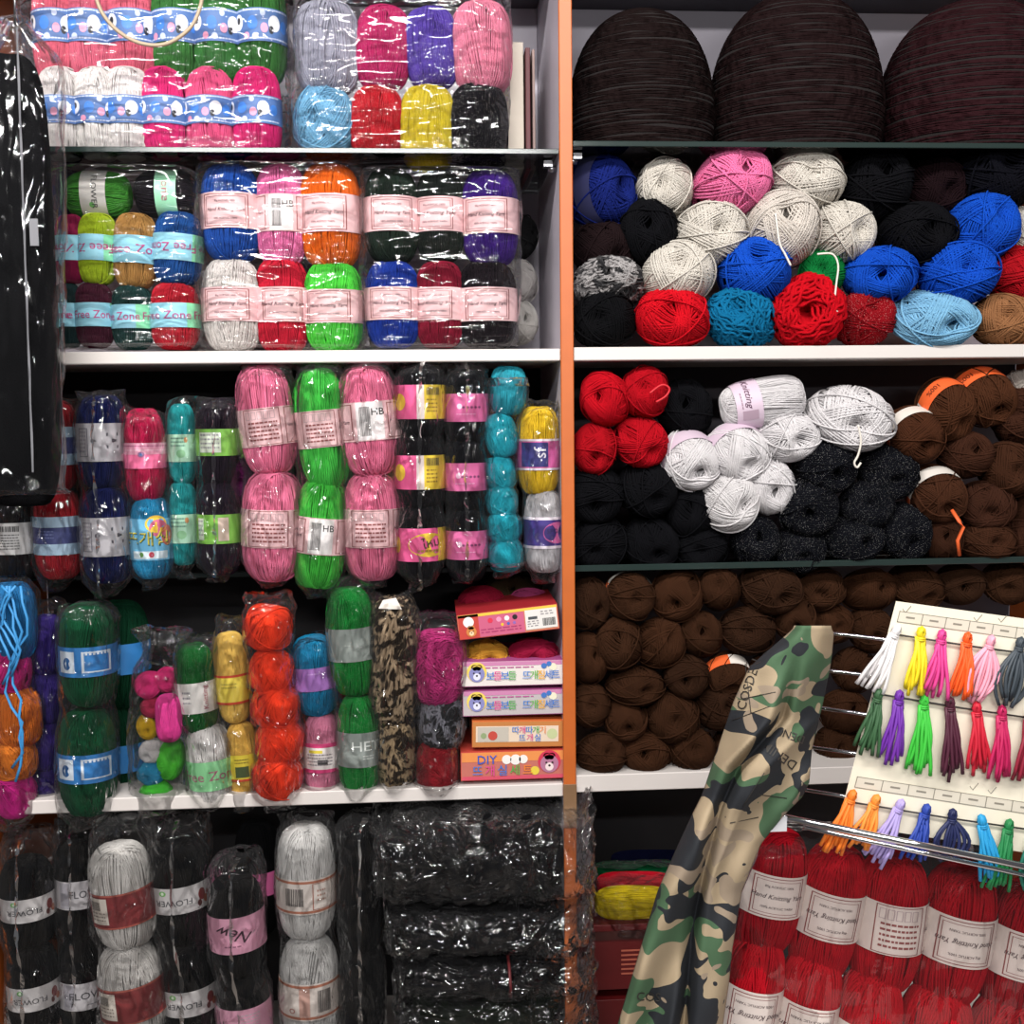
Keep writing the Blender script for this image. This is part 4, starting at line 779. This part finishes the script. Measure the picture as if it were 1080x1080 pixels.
# ================================================================== RIGHT, BALLS ON FIRST BOARD
GB = 'loose yarn balls under the giant spools'
W1 = 'd9d2c8'; BL = '1450c4'; K = '0d0d11'
for (x, y, w, h, dY, c, lab, kw) in [
 (633, 202, 60, 74, .07, '16246e', 'navy blue ball with gold paper band beside the divider', dict(band='navygold', bz=.1, bh=.3, tilt=(0, 35))),
 (701, 199, 60, 60, .06, W1, 'small white ball next to navy ball, upper row', {}),
 (771, 195, 80, 68, .05, 'f27aac', 'bright pink ball, the only pink one under the spools', {}),
 (849, 193, 78, 60, .06, W1, 'white ball right of the bright pink ball', {}),
 (922, 197, 74, 74, .07, K, 'black ball right of the upper white ball', {}),
 (983, 196, 62, 62, .08, '1c0e12', 'maroon-black ball under the right giant spool', {}),
 (1048, 188, 92, 74, .07, '0c0c14', 'large black ball at the right edge of upper row', {}),
 (636, 264, 58, 60, .07, '1e1214', 'dark maroon ball under the navy ball', {}),
 (685, 247, 62, 68, .055, K, 'black ball between navy ball and white balls', {}),
 (749, 247, 74, 68, .04, W1, 'white ball directly below the bright pink ball', {}),
 (824, 244, 76, 74, .035, 'd6cdc4', 'white ball with dangling strand end, middle row', {}),
 (885, 245, 66, 62, .045, W1, 'white ball in middle row left of black balls', {}),
 (966, 247, 76, 64, .05, K, 'black ball above the two middle blue balls', {}),
 (1032, 243, 72, 70, .05, BL, 'blue ball highest of the blue ones, at right', {}),
 (1082, 244, 40, 50, .06, W1, 'white ball cut by the right edge', {}),
 (935, 226, 50, 50, .11, '100c10', 'black ball tucked behind its black neighbours', {}),
 (642, 300, 74, 46, .05, 'a8a4a4', 'grey and black marled chunky ball on the black ball', dict(kind='marled')),
 (715, 290, 78, 62, .035, W1, 'white ball resting on the smooth red ball', {}),
 (796, 288, 76, 66, .03, BL, 'blue ball between white balls and teal chenille ball', {}),
 (867, 289, 48, 48, .045, '0f7a3a', 'small green ball with white thread', {}),
 (928, 290, 78, 58, .035, BL, 'blue ball right of the small green ball', {}),
 (1010, 290, 78, 68, .03, BL, 'blue ball resting on light blue ball', {}),
 (1074, 290, 56, 60, .05, 'b41420', 'red ball at the right edge above tan ball', {}),
 (637, 338, 66, 60, .04, '0c0c0f', 'black ball at bottom beside the divider', {}),
 (709, 335, 78, 64, .035, 'd01020', 'smooth red ball at bottom left', {}),
 (781, 337, 70, 60, .035, '0f6e9c', 'teal chenille chunky ball at bottom', dict(kind='chunky')),
 (851, 329, 74, 74, .03, 'c80c1c', 'red chenille chunky ball at bottom middle', dict(kind='chunky')),
 (912, 336, 60, 58, .04, '94121c', 'dark red glitter ball at bottom', dict(kind='glitter')),
 (984, 336, 86, 58, .025, '84bce0', 'light blue thick yarn ball overhanging the board', {}),
 (1058, 338, 68, 52, .035, '9c6c48', 'tan brown ball at bottom right edge', {}),
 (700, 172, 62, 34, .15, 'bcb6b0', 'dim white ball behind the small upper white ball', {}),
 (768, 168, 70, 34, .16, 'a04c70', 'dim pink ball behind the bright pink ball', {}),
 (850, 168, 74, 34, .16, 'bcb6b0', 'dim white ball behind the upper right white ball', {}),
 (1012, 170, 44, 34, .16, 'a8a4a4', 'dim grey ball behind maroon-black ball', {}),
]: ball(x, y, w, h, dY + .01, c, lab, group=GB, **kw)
def strand(pts, Y, col, r, lab, wi=None):
    mb = MB(); P(col)
    P3 = [at(x, y, Y if wi is None else wi[i]) for i, (x, y) in enumerate(pts)]
    out = []
    for i in range(len(P3) - 1):
        p0, p1, p2, p3 = P3[max(0, i - 1)], P3[i], P3[i + 1], P3[min(len(P3) - 1, i + 2)]
        for k in range(6):
            t = k / 6; out.append(.5 * ((2 * p1) + (p2 - p0) * t + (2 * p0 - 5 * p1 + 4 * p2 - p3) * t * t + (3 * p1 - p0 - 3 * p2 + p3) * t ** 3))
    out.append(P3[-1]); mb.tube(out, r, 'print_' + col, 6); o = build('yarn_end', mb, centre=True); tag(o, lab, 'yarn'); return o
o = strand([(98, -12), (108, 14), (126, 34), (150, 46), (176, 46), (200, 30), (211, 8), (214, -12)], .0, 'a8967e', .0026, 'curved cream carrying handle over the pink and green skeins pack'); o.name = 'bag_handle'; o['category'] = 'handle'
strand([(862, 268), (878, 268), (884, 280), (882, 300), (880, 322), (884, 330)], -.015, 'd9d2c8', .0014, 'white loose thread curling over the small green ball')
strand([(818, 225), (822, 255), (828, 268), (834, 280)], -.012, 'd9d2c8', .0016, 'white yarn end hanging on the middle white ball')

# ================================================================== RIGHT, SECOND TIER
GH = 'loose yarn balls between board and dark glass shelf'
WH = 'e6e2e4'
for (x, y, w, h, dY, c, lab, kw) in [
 (638, 421, 50, 58, .03, 'c40f20', 'red ball beside divider, upper left of four red', {}), (680, 414, 50, 54, .035, 'b80e1e', 'red ball with loop, upper right of four red', {}),
 (627, 473, 46, 52, .03, 'b00e1c', 'red ball beside divider, lower left of four red', {}), (675, 466, 54, 50, .03, 'b80e1e', 'red ball, lower right of four red', {}),
 (722, 432, 58, 62, .07, K, 'black ball between red balls and white skeins', {}), (722, 470, 46, 50, .09, K, 'black ball hidden lower behind the red ones', {}),
 (727, 485, 60, 58, .035, WH, 'white ball with lilac band, leftmost of the white heap', dict(band='lilac', bz=-.05, bh=.3, tilt=(25, 10), bspin=0)), (778, 477, 62, 58, .03, WH, 'white ball in the centre of the white heap', dict(band='lilac', bz=-.2, bh=.3, tilt=(25, 12))),
 (829, 461, 66, 50, .035, WH, 'white ball at right under the lying white skein', {}), (767, 528, 56, 64, .03, 'e2dedf', 'white ball, lowest of the white heap', {}), (811, 512, 52, 60, .035, WH, 'white ball touching the sparkling black balls', {}),
 (896, 441, 90, 66, .035, WH, 'large white ball with hanging strand, right of heap', {}),
 (627, 521, 62, 58, .04, K, 'black ball beside divider, upper row under reds', {}), (682, 515, 62, 54, .04, K, 'black ball under the lower right red ball', {}), (729, 542, 52, 56, .05, K, 'black ball left of the lowest white ball', {}),
 (632, 572, 60, 52, .04, K, 'black ball beside divider on the dark glass', {}), (686, 572, 58, 50, .04, K, 'black ball second from divider on the dark glass', {}), (740, 578, 54, 46, .045, K, 'black ball third from divider on the dark glass', {}),
 (870, 490, 62, 56, .03, '101117', 'sparkling black ball under the large white ball', dict(kind='glitter')), (936, 497, 60, 56, .035, '101117', 'sparkling black ball left of orange-banded brown balls', dict(kind='glitter')),
 (851, 534, 64, 60, .03, '101117', 'sparkling black ball in middle row, left', dict(kind='glitter')), (913, 534, 56, 54, .035, '101117', 'sparkling black ball in middle row, right', dict(kind='glitter')),
 (796, 570, 50, 54, .04, '101117', 'sparkling black ball leftmost on the dark glass', dict(kind='glitter')), (843, 578, 54, 46, .035, '101117', 'sparkling black ball second from left on the dark glass', dict(kind='glitter')),
 (897, 568, 60, 50, .035, '101117', 'sparkling black ball third from left on the dark glass', dict(kind='glitter')), (953, 560, 54, 58, .035, '101117', 'sparkling black ball rightmost on the dark glass', dict(kind='glitter')),
 (964, 458, 56, 54, .03, '4a2a1a', 'brown ball with orange band beside the large white ball', dict(band='orangewhite', bz=-.1, bh=.25, tilt=(25, 8), bspin=-40)),
 (998, 432, 52, 62, .035, '4c2c1b', 'brown ball with orange 100% band, left of upper two', dict(band='orange', bz=-.15, bh=.3, tilt=(28, 15), bspin=150)),
 (1036, 418, 62, 56, .04, '4c2c1b', 'brown ball with orange 100% band, right of upper two', dict(band='orange', bz=-.15, bh=.3, tilt=(30, 12), bspin=160)),
 (1072, 440, 50, 60, .045, '42261a', 'brown ball at right edge in upper row', {}), (1018, 480, 54, 48, .04, '42261a', 'brown ball in second row of the right brown heap', {}),
 (1064, 494, 58, 58, .035, '44281a', 'brown ball with long loops near right edge', {}), (987, 521, 58, 54, .03, '482a1b', 'brown ball with orange and white band beside sparkling balls', dict(band='orangewhite', bz=-.1, bh=.25, tilt=(28, 5), bspin=-20)),
 (1040, 533, 58, 50, .035, '40251a', 'brown ball in third row of the right heap', {}), (993, 567, 44, 48, .04, '3e2418', 'small brown ball on dark glass beside sparkling black', {}),
 (1038, 570, 60, 44, .035, '44281a', 'brown ball with orange ribbon on the dark glass', {}), (1080, 568, 40, 50, .04, '40251a', 'brown ball at right edge on the dark glass', {}), (1078, 405, 36, 30, .06, 'b8b0a8', 'pale ball peeking at the right edge near board', {}),
 (1085, 540, 40, 40, .05, '3e2418', 'brown ball cut by right edge, third row', {}),
]: ball(x, y, w, h, dY + .01, c, lab, group=GH, **kw)
skein(804, 424, 48, 88, .05, WH, 'white skein with lilac label lying on top of the white heap', 'lilac', .3, bc=-.45, kind='fine', roll=80, group=GH)
strand([(905, 448), (908, 465), (905, 480), (901, 488), (904, 493), (908, 488)], -.015, 'd9d2c8', .0016, 'white yarn end dangling from the large white ball')
strand([(685, 415), (698, 406), (706, 410), (702, 418), (692, 424)], -.012, 'c01020', .0016, 'red yarn loop sticking out of upper right red ball')
mb = MB(); P('e0602c'); mb.tube([at(1004, 538, .0), at(1012, 550, -.012), at(1016, 556, -.014), at(1010, 570, -.016), at(1012, 586, -.012)], .0028, 'print_e0602c', 6); o = build('orange_ribbon', mb, centre=True); tag(o, 'thin orange ribbon tied on a brown ball at right', 'ribbon')

# ================================================================== RIGHT, BROWN BALLS
GN = 'dark brown yarn balls piled on the lower board'
rows = [
 ('top', [(621, 636, 40, 54), (663, 629, 52, 52, 'w'), (714, 627, 54, 52), (758, 621, 44, 44), (811, 621, 64, 48), (864, 620, 54, 44), (915, 622, 54, 44), (965, 618, 54, 44), (1011, 616, 52, 42), (1062, 614, 54, 42)]),
 ('second', [(652, 679, 50, 58), (695, 678, 48, 54), (739, 669, 46, 48), (788, 665, 58, 52), (838, 652, 44, 42), (875, 657, 44, 42), (918, 664, 46, 46), (965, 660, 48, 44)]),
 ('third', [(620, 694, 34, 54), (670, 723, 58, 40), (724, 713, 48, 46), (767, 710, 46, 36, 'o'), (812, 710, 46, 44), (900, 706, 46, 46), (945, 706, 46, 46)]),
 ('fourth', [(622, 744, 42, 48), (660, 758, 44, 44), (708, 756, 56, 56), (756, 744, 46, 52), (802, 756, 46, 46), (890, 750, 46, 46)]),
 ('bottom', [(634, 795, 50, 46), (681, 793, 54, 46), (729, 790, 50, 46), (776, 792, 46, 46), (882, 786, 46, 44), (925, 780, 46, 46)])]
for rn, lst in rows:
    for i, t in enumerate(lst):
        x, y, w, h = t[:4]; kw = {}; ex = ''
        if len(t) > 4 and t[4] == 'w': kw = dict(band='orangewhite', bz=0.0, bh=.12, tilt=(0, 8), bspin=-60); ex = ' with white-orange band'
        if len(t) > 4 and t[4] == 'o': kw = dict(band='orange', bz=-.1, bh=.3, tilt=(32, 0)); ex = ' with orange band'
        wh = f"{ordn[i]} from the divider" if i else 'touching the divider'
        ball(x, y, w, h, .035 + (.03 if x > 840 else 0) + rnd.uniform(0, .012), ['3b2315', '402617', '3c2416', '352014'][(i * 7 + len(rn)) % 4], f"dark brown ball{ex}, {wh}, {rn} row of brown pile", group=GN, **kw)

# ================================================================== RIGHT BOTTOM COMPARTMENT
GY = 'yarn hanks on the red box'
for (x, y, w, h, dY, c, lab) in [(668, 952, 34, 80, .06, 'e2c81c', 'bright yellow hank lying on the red box'), (670, 932, 24, 80, .085, 'c01428', 'red hank lying behind the yellow hank'), (664, 918, 18, 84, .13, '0f5a34', 'green hank at the back above the red hank'), (690, 908, 22, 90, .19, '14183c', 'navy hank dim at the back of the red box')]:
    skein(x, y, w, h, dY, c, lab, None, roll=92, kind='fine', group=GY)
bag([(626, 928, 12), (632, 930, 22), (650, 943, 30), (690, 945, 32), (720, 945, 30)] if False else [(670, 918, 44), (672, 924, 50), (672, 945, 52), (672, 968, 50), (672, 974, 44)], .075, .045, 'clear bag around the yellow and red hanks', pw=4, seed=90, amp=2, nv=30)
plain('red_card', '5e1214', .45); plain('red_card_dark', '3c1612', .5)
o = slab('red_box', 606, 977, 732, 1040, .03, .22, 'red_card', 'flat dark red cardboard box under the yellow hank', 'box')
mb = MB(); hw = o.dimensions.x / 2 if False else 0; P('b8604c')
draw(mb, [('lines', -.02, -.03, .03, .012, 6, 'print_b8604c', 1)], lambda x, z, lv: (x, -.1108, z), 3); build('printed_text', mb, o)
mb = MB(); mb.box((0, -.001, .034), (.082, .112, .006), 'red_card_dark'); l_ = build('lid', mb, o)
o = slab('shadow_pad', 612, 1040, 735, 1056, .06, .19, 'black_knit', 'added black pad standing in for shadow between the two red boxes', 'pad')  # added pad, its black stands in for the shadow gap under the box
o = slab('red_box', 612, 1056, 740, 1162, .03, .22, 'red_card', 'lower bright red box partly hidden by camouflage cloth', 'box')
o.location.z = (at(612, 1056, .03).z + ZB) / 2; o.scale.z = (at(612, 1056, .03).z - ZB) / (at(612, 1056, .03).z - at(740, 1162, .03).z)

# ================================================================== FOREGROUND: counter, rack, card, red pack, cloth
YR = -.36
zc = z_at(900, 1130, -.22)
ct = bpy.data.objects.new('display_counter', None); COL.objects.link(ct); cx0, cx1 = at(690, 1080, -.36).x, 1.0
ct.location = ((cx0 + cx1) / 2, -.42, 0); tag(ct, 'low display counter below the red yarn pack, under the frame', 'table')
mb = MB(); mb.box((0, 0, zc - .0125), ((cx1 - cx0) / 2, .2, .0125), 'white_laminate'); build('counter_top', mb, ct)
for sx in (-1, 1):
    for sy in (-1, 1):
        mb = MB(); mb.box((sx * ((cx1 - cx0) / 2 - .03), sy * .17, (zc - .026) / 2), (.015, .015, (zc - .026) / 2), 'steel'); build('leg', mb, ct)

rack = bpy.data.objects.new('wire_rack', None); COL.objects.link(rack); rb = at(880, 1000, YR); rack.location = (rb.x, YR, zc)
tag(rack, 'tilted chrome wire rack holding the tassel card at right', 'rack')
def rbar(name, a, b, r, Y=YR, Y2=None):
    mb = MB(); A, B = at(*a, Y) - rack.location, at(*b, Y if Y2 is None else Y2) - rack.location
    mb.tube([A, B], r, 'chrome', 12); return build(name, mb, rack)
bars = [((868, 667), (1130, 697)), ((862, 706), (1130, 738)), ((853, 745), (1130, 785)), ((843, 786), (1130, 829)), ((838, 831), (1130, 880))]
for a, b in bars: rbar('wire', a, b, .0021)
rbar('front_rail', (828, 862), (1150, 928), .0038, YR - .05); rbar('lower_rail', (848, 872), (1150, 938), .0026, YR - .03)
rbar('side_post', (866, 676), (796, 900), .004, YR + .008); rbar('side_post', (1132, 668), (1128, 990), .004, YR + .008)
mb = MB(); pL = at(796, 900, YR + .008) - rack.location; mb.tube([pL, at(750, 1010, YR + .008) - rack.location, at(722, 1130, YR + .008) - rack.location], .004, 'chrome', 10); build('foot', mb, rack)
mb = MB(); pL = at(1128, 990, YR + .008) - rack.location; mb.tube([pL, Vector((pL.x, .0, .0))], .004, 'chrome', 10); build('foot', mb, rack)
for p in ((828, 862), (1150, 928)):
    A = at(p[0], p[1], YR - .05) - rack.location; mb = MB(); mb.tube([A, A + Vector((0, .058, .004))], .003, 'chrome', 8); build('arm', mb, rack)
P('c8c8cc'); mb = MB(); mb.box((0, 0, 0), (.009, .004, .008), 'print_c8c8cc'); o = build('end_cap', mb, rack); o.location = at(820, 868, YR - .05) - rack.location

# card
YCd = YR - .008
card = bpy.data.objects.new('colour_card', None); COL.objects.link(card); cc = at(985, 760, YCd); card.location = cc
tag(card, 'cream shade card with rows of coloured yarn tassels leaning on chrome rack', 'card')
plain('card_paper', 'ece4d0', .55, var=.02); P('b8b0a0'); P('302c2c'); P('8a8478'); P('d8d0c0')
TL, TR_, BL_, BR_ = (945, 634), (1150, 662), (884, 868), (1118, 905)
def cpt(u, v, lift=0.0):
    x = (TL[0] * (1 - u) + TR_[0] * u) * (1 - v) + (BL_[0] * (1 - u) + BR_[0] * u) * v; y = (TL[1] * (1 - u) + TR_[1] * u) * (1 - v) + (BL_[1] * (1 - u) + BR_[1] * u) * v
    return at(x, y, YCd - lift) - cc
mb = MB(); g = [cpt(u, v, d) for d in (0, .0022) for u, v in ((0, 0), (1, 0), (1, 1), (0, 1))]
mb.add(g, [(0, 1, 2, 3), (7, 6, 5, 4), (0, 4, 5, 1), (1, 5, 6, 2), (2, 6, 7, 3), (3, 7, 4, 0)], 'card_paper', False); build('board', mb, card)
for v0 in (.04, .785):
    mb = MB(); mpc = lambda x, z, lv, v0=v0: cpt(x, v0 + z, .0026 + .0002 * lv)
    draw(mb, [('rect', .03, 0, .99, .05, 'print_d8d0c0', 0)] + [('rect', .03 + .12 * i, 0, .034 + .12 * i, .05, 'print_8a8478', 1) for i in range(8)] + [('rect', .03, 0, .99, .003, 'print_8a8478', 1), ('rect', .03, .047, .99, .05, 'print_8a8478', 1)] + [('rect', .07 + .12 * i, .02, .115 + .12 * i, .028, 'print_8a8478', 1) for i in range(8)], mpc, 2)
    build('number_strip', mb, card)
mb = MB()
for (x, y) in [(955, 642), (1030, 651), (1056, 652), (1026, 829), (1045, 833)]:
    a = [at(x - 3, y, YCd - .0026) - cc, at(x, y + 4, YCd - .0026) - cc, at(x + 6, y - 3, YCd - .0026) - cc]; mb.tube(a, .0004, 'print_8a8478', 4)
build('tick_marks', mb, card)
cords = [((938, 668), (1110, 693)), ((921, 731), (1105, 760)), ((898, 846), (1100, 877))]
for a, b in cords:
    mb = MB(); mb.tube([at(a[0], a[1], YCd - .005) - cc, at((a[0] + b[0]) / 2, (a[1] + b[1]) / 2 + 1, YCd - .006) - cc, at(b[0], b[1], YCd - .005) - cc], .0011, 'print_302c2c', 6); build('cord', mb, card)
TS = [(947, 662, 917, 722, 'dcd8d8', 'white', 34, 'top', 0), (972, 664, 963, 728, 'e8d020', 'yellow', 26, 'top', 0), (994, 667, 983, 730, 'd8408c', 'magenta pink', 30, 'top', 0), (1021, 670, 1011, 731, 'f05a1c', 'bright orange', 26, 'top', 0), (1046, 673, 1027, 738, 'eca0b4', 'light pink', 32, 'top', 1), (1077, 675, 1062, 740, '3c444c', 'charcoal grey', 30, 'top', 1),
      (927, 729, 913, 792, '365c3a', 'dark green', 26, 'middle', 0), (949, 731, 938, 802, '6a2a9c', 'purple', 26, 'middle', 0), (975, 736, 968, 811, '3cb83c', 'bright green', 26, 'middle', 0), (1002, 738, 1002, 820, '4c1c30', 'dark maroon', 22, 'middle', 0), (1030, 743, 1032, 812, 'c41c34', 'red', 26, 'middle', 0), (1057, 747, 1053, 820, 'bc1c58', 'crimson pink', 26, 'middle', 0), (1086, 752, 1078, 818, '8c1c34', 'wine red', 26, 'middle', 0),
      (900, 836, 876, 896, 'ee7c24', 'deep orange', 30, 'bottom', 0), (925, 841, 905, 890, 'ee8c34', 'light orange', 28, 'bottom', 0), (951, 846, 922, 906, 'a898d0', 'lavender', 30, 'bottom', 0), (978, 851, 962, 902, '24409c', 'royal blue', 30, 'bottom', 0), (1005, 856, 1000, 902, '1c2450', 'navy blue', 36, 'bottom', 1), (1035, 862, 1046, 925, '2496cc', 'cyan blue', 30, 'bottom', 0), (1065, 867, 1050, 935, '1c7c44', 'emerald green', 30, 'bottom', 0), (1092, 872, 1085, 935, '1c6c5c', 'teal green', 28, 'bottom', 1)]
def tassel(x0, y0, x1, y1, col, nm, spread, row, loopy, seed):
    rs = random.Random(seed); s = mpp(x0, y0, YCd); Y0 = YCd - .010; c = at(x0, y0, Y0); P(col)
    root = bpy.data.objects.new('yarn_tassel', None); COL.objects.link(root); root.location = c
    tag(root, f'{nm} yarn tassel hanging in the {row} row of shade card', 'tassel', 'tassels on the shade card')
    D = at(x1, y1, Y0) - c; m = 'print_' + col
    mb = MB(); L = D.length; dr = D.normalized(); sd = Vector((dr.z, 0, -dr.x))
    for k in range(11):
        e = (k / 10 - .5) * spread * s * rs.uniform(.7, 1.05); ln = rs.uniform(.82, 1.03); yy = rs.uniform(-.006, .004); pts = []
        for t in range(9):
            q = t / 8; w = (k / 10 - .5) * .0075 + e * .68 * (q ** .9) + .0016 * math.sin(q * 5 + k * 2.3)
            if loopy: w = e * math.sin(q * math.pi * .85) * 1.3
            pts.append(dr * .008 + D * q * ln * .95 + sd * w + Vector((0, yy * q - .004 * math.sin(q * 3.1), 0)))
        mb.tube(pts, .0021, m, 6)
    build('strands', mb, root)
    mb = MB()
    for k in range(6):
        a = k * .55 - 1.4; ax = sd * math.cos(a) + Vector((0, 1, 0)) * math.sin(a)
        mb.tube([dr * .004 + ax * (.0036 * math.sin(t * .785)) - dr * (.0062 * math.cos(t * .785)) for t in range(8)], .002, m, 6, closed=True)
    mb.tube([dr * .0095 + (sd * math.cos(t * .785) + Vector((0, 1, 0)) * math.sin(t * .785)) * .0042 for t in range(8)], .0013, m, 6, closed=True)
    mb.tube([dr * .0115 + (sd * math.cos(t * .785) + Vector((0, 1, 0)) * math.sin(t * .785)) * .0042 for t in range(8)], .0013, m, 6, closed=True)
    build('knot', mb, root)
for i, t in enumerate(TS): tassel(*t, i)

# red pack
YK = -.30; GRD = 'red skeins in the foreground pack'
red = 'b40e1c'
for i, (x, y, w, h, rl, bd, lab, c) in enumerate([
  (811, 938, 66, 128, 9, 'hkc', 'upper', 'b01222'), (872, 961, 66, 140, 11, 'hkflipc', 'upper', 'c01424'), (936, 972, 70, 142, 7, 'carec', 'upper', 'c41626'), (1006, 985, 72, 144, 9, 'hkflipc', 'upper', 'bc1424'), (1074, 1002, 66, 144, 9, 'hkflipc', 'upper', 'b01222'),
  (790, 1058, 60, 146, 9, 'hkflipc', 'lower', 'd01828'), (847, 1074, 62, 146, 11, 'hkflipc', 'lower', 'd41a2a'), (910, 1096, 68, 148, 9, 'hkc', 'lower', 'd01828'), (980, 1112, 72, 148, 9, 'hkc', 'lower', 'd01828'), (1052, 1124, 72, 148, 9, 'hkc', 'lower', 'c81626')]):
    j = i % 5
    skein(x, y, w, h, YK - (.012 if lab == 'lower' else 0), c, f"red skein with cream Hand Knitting band, {ordn[j]} from left in {lab} row of red pack", bd, .34 if bd != 'carec' else .36, bc=.08 if lab == 'upper' else .02, roll=rl, group=GRD, spin=rnd.uniform(-6, 6))
bag([(940, 876, 128), (942, 884, 158), (948, 930, 176), (944, 1000, 180), (940, 1080, 184), (936, 1170, 184), (936, 1182, 176)], YK, .045, 'large clear bag of red skeins in front at bottom right', pw=6, amp=1.6, seed=95, mat='smooth_film', nu=120, group=None)

# camouflage cloth
OUT = [(662, 838, 876), (668, 832, 879), (690, 806, 877), (705, 790, 875), (740, 774, 868), (790, 757, 856), (826, 745, 853), (840, 740, 846), (860, 730, 826), (890, 716, 802), (940, 694, 782), (1000, 676, 772), (1040, 664, 768), (1080, 652, 762), (1130, 640, 758)]
CR = [(660, 858), (690, 842), (758, 824), (811, 778), (852, 760), (917, 742), (986, 730), (1047, 724), (1130, 716)]
oy = [a[0] for a in OUT]
def cloth_Y(px, py):
    xl, xr = np.interp(py, oy, [a[1] for a in OUT]), np.interp(py, oy, [a[2] for a in OUT]); xc = np.interp(py, [a[0] for a in CR], [a[1] for a in CR])
    u = (px - xl) / (xr - xl); d = px - xc
    g = min(1, max(0, (py - 690) / 60))
    Y = YR - .075 + .032 * g * math.exp(-(d / 7) ** 2) - .010 * math.cos(u * 2 * math.pi * 1.2 + py * .012) * g + .03 * (abs(u - .5) * 2) ** 4
    Y += g * .012 * abs(math.sin((d + .16 * (py - 700)) / 15.0)) - .006 * g + .004 * mnoise.noise(Vector((px * .04, py * .018, 2))) * 2
    return Y
mb = MB(); v = []; nu, nv = 70, 130
for j in range(nv + 1):
    py = 660 + (1130 - 660) * j / nv; xl, xr = np.interp(py, oy, [a[1] for a in OUT]), np.interp(py, oy, [a[2] for a in OUT])
    for i in range(nu + 1):
        px = xl + (xr - xl) * i / nu; v.append(at(px, py, cloth_Y(px, py)))
mb.add(v, [(j * (nu + 1) + i, j * (nu + 1) + i + 1, (j + 1) * (nu + 1) + i + 1, (j + 1) * (nu + 1) + i) for j in range(nv) for i in range(nu)], 'camouflage_cloth')
cl = build('camouflage_cloth', mb, centre=True); sm = cl.modifiers.new('s', 'SOLIDIFY'); sm.thickness = .0012; sm.offset = 0
tag(cl, 'camouflage printed cloth draped over the left end of the chrome rack', 'cloth')
P('2a2622')
def ctext(s, cx, cy, h, ang):
    vv, ff = text_mesh(s); ca, sa = math.cos(R(ang)), math.sin(R(ang)); out = []; mb = MB()
    for x, y in vv:
        X = cx + (x * ca + y * sa) * h; Yp = cy + (x * sa - y * ca) * h; out.append(at(X, Yp, cloth_Y(X, Yp) - .0018) - Vector(cl.location))
    mb.add(out, ff, 'print_2a2622', False); build('printed_word', mb, cl)
ctext('COSDEN', 790, 722, 14, -72); ctext('DENIM', 822, 796, 14, 215); ctext('DENI', 836, 776, 12, 200); ctext('COS', 684, 1052, 13, 3)
for (a, b, c, d) in [(778, 738, 818, 730), (786, 700, 792, 752), (772, 760, 812, 745), (784, 850, 806, 815), (770, 868, 800, 862), (800, 838, 830, 842)]:
    mb = MB(); mb.tube([at(a + (c - a) * t / 6, b + (d - b) * t / 6, cloth_Y(a + (c - a) * t / 6, b + (d - b) * t / 6) - .001) - Vector(cl.location) for t in range(7)], .0005, 'print_2a2622', 4); build('printed_line', mb, cl)

# ================================================================== LIGHTS
def area(name, loc, rot, sx, sy, e, col=(1, .97, .93)):
    l = bpy.data.lights.new(name, 'AREA'); l.shape = 'RECTANGLE'; l.size = sx; l.size_y = sy; l.energy = e; l.color = col
    o = bpy.data.objects.new(name, l); COL.objects.link(o); o.location = loc; o.rotation_euler = rot; return o
area('ceiling_and_added_tube', (-.55, -1.25, 2.55), (R(38), 0, 0), 1.3, .06, 42)
area('ceiling_and_added_tube', (.75, -1.55, 2.6), (R(40), 0, 0), 1.3, .06, 28)
area('ceiling_and_added_tube', (-.3, -2.9, 2.35), (R(66), 0, 0), 1.5, .07, 46, (1, .98, .96))  # added tube behind the camera for film highlights and front fill
area('ceiling_and_added_tube', (.9, -3.3, 1.9), (R(80), 0, 0), .9, .05, 12, (1, .98, .96))  # added low tube, no ceiling lamp, puts highlights on the bag fronts
w = bpy.data.worlds.new('world'); SC.world = w; w.use_nodes = True
w.node_tree.nodes['Background'].inputs[0].default_value = (.95, .95, 1, 1); w.node_tree.nodes['Background'].inputs[1].default_value = .12
SC.view_settings.view_transform = 'Standard'; SC.view_settings.look = 'None'; SC.view_settings.exposure = -0.15
SC.cycles.transparent_max_bounces = 24; SC.cycles.max_bounces = 6; SC.cycles.sample_clamp_indirect = 4
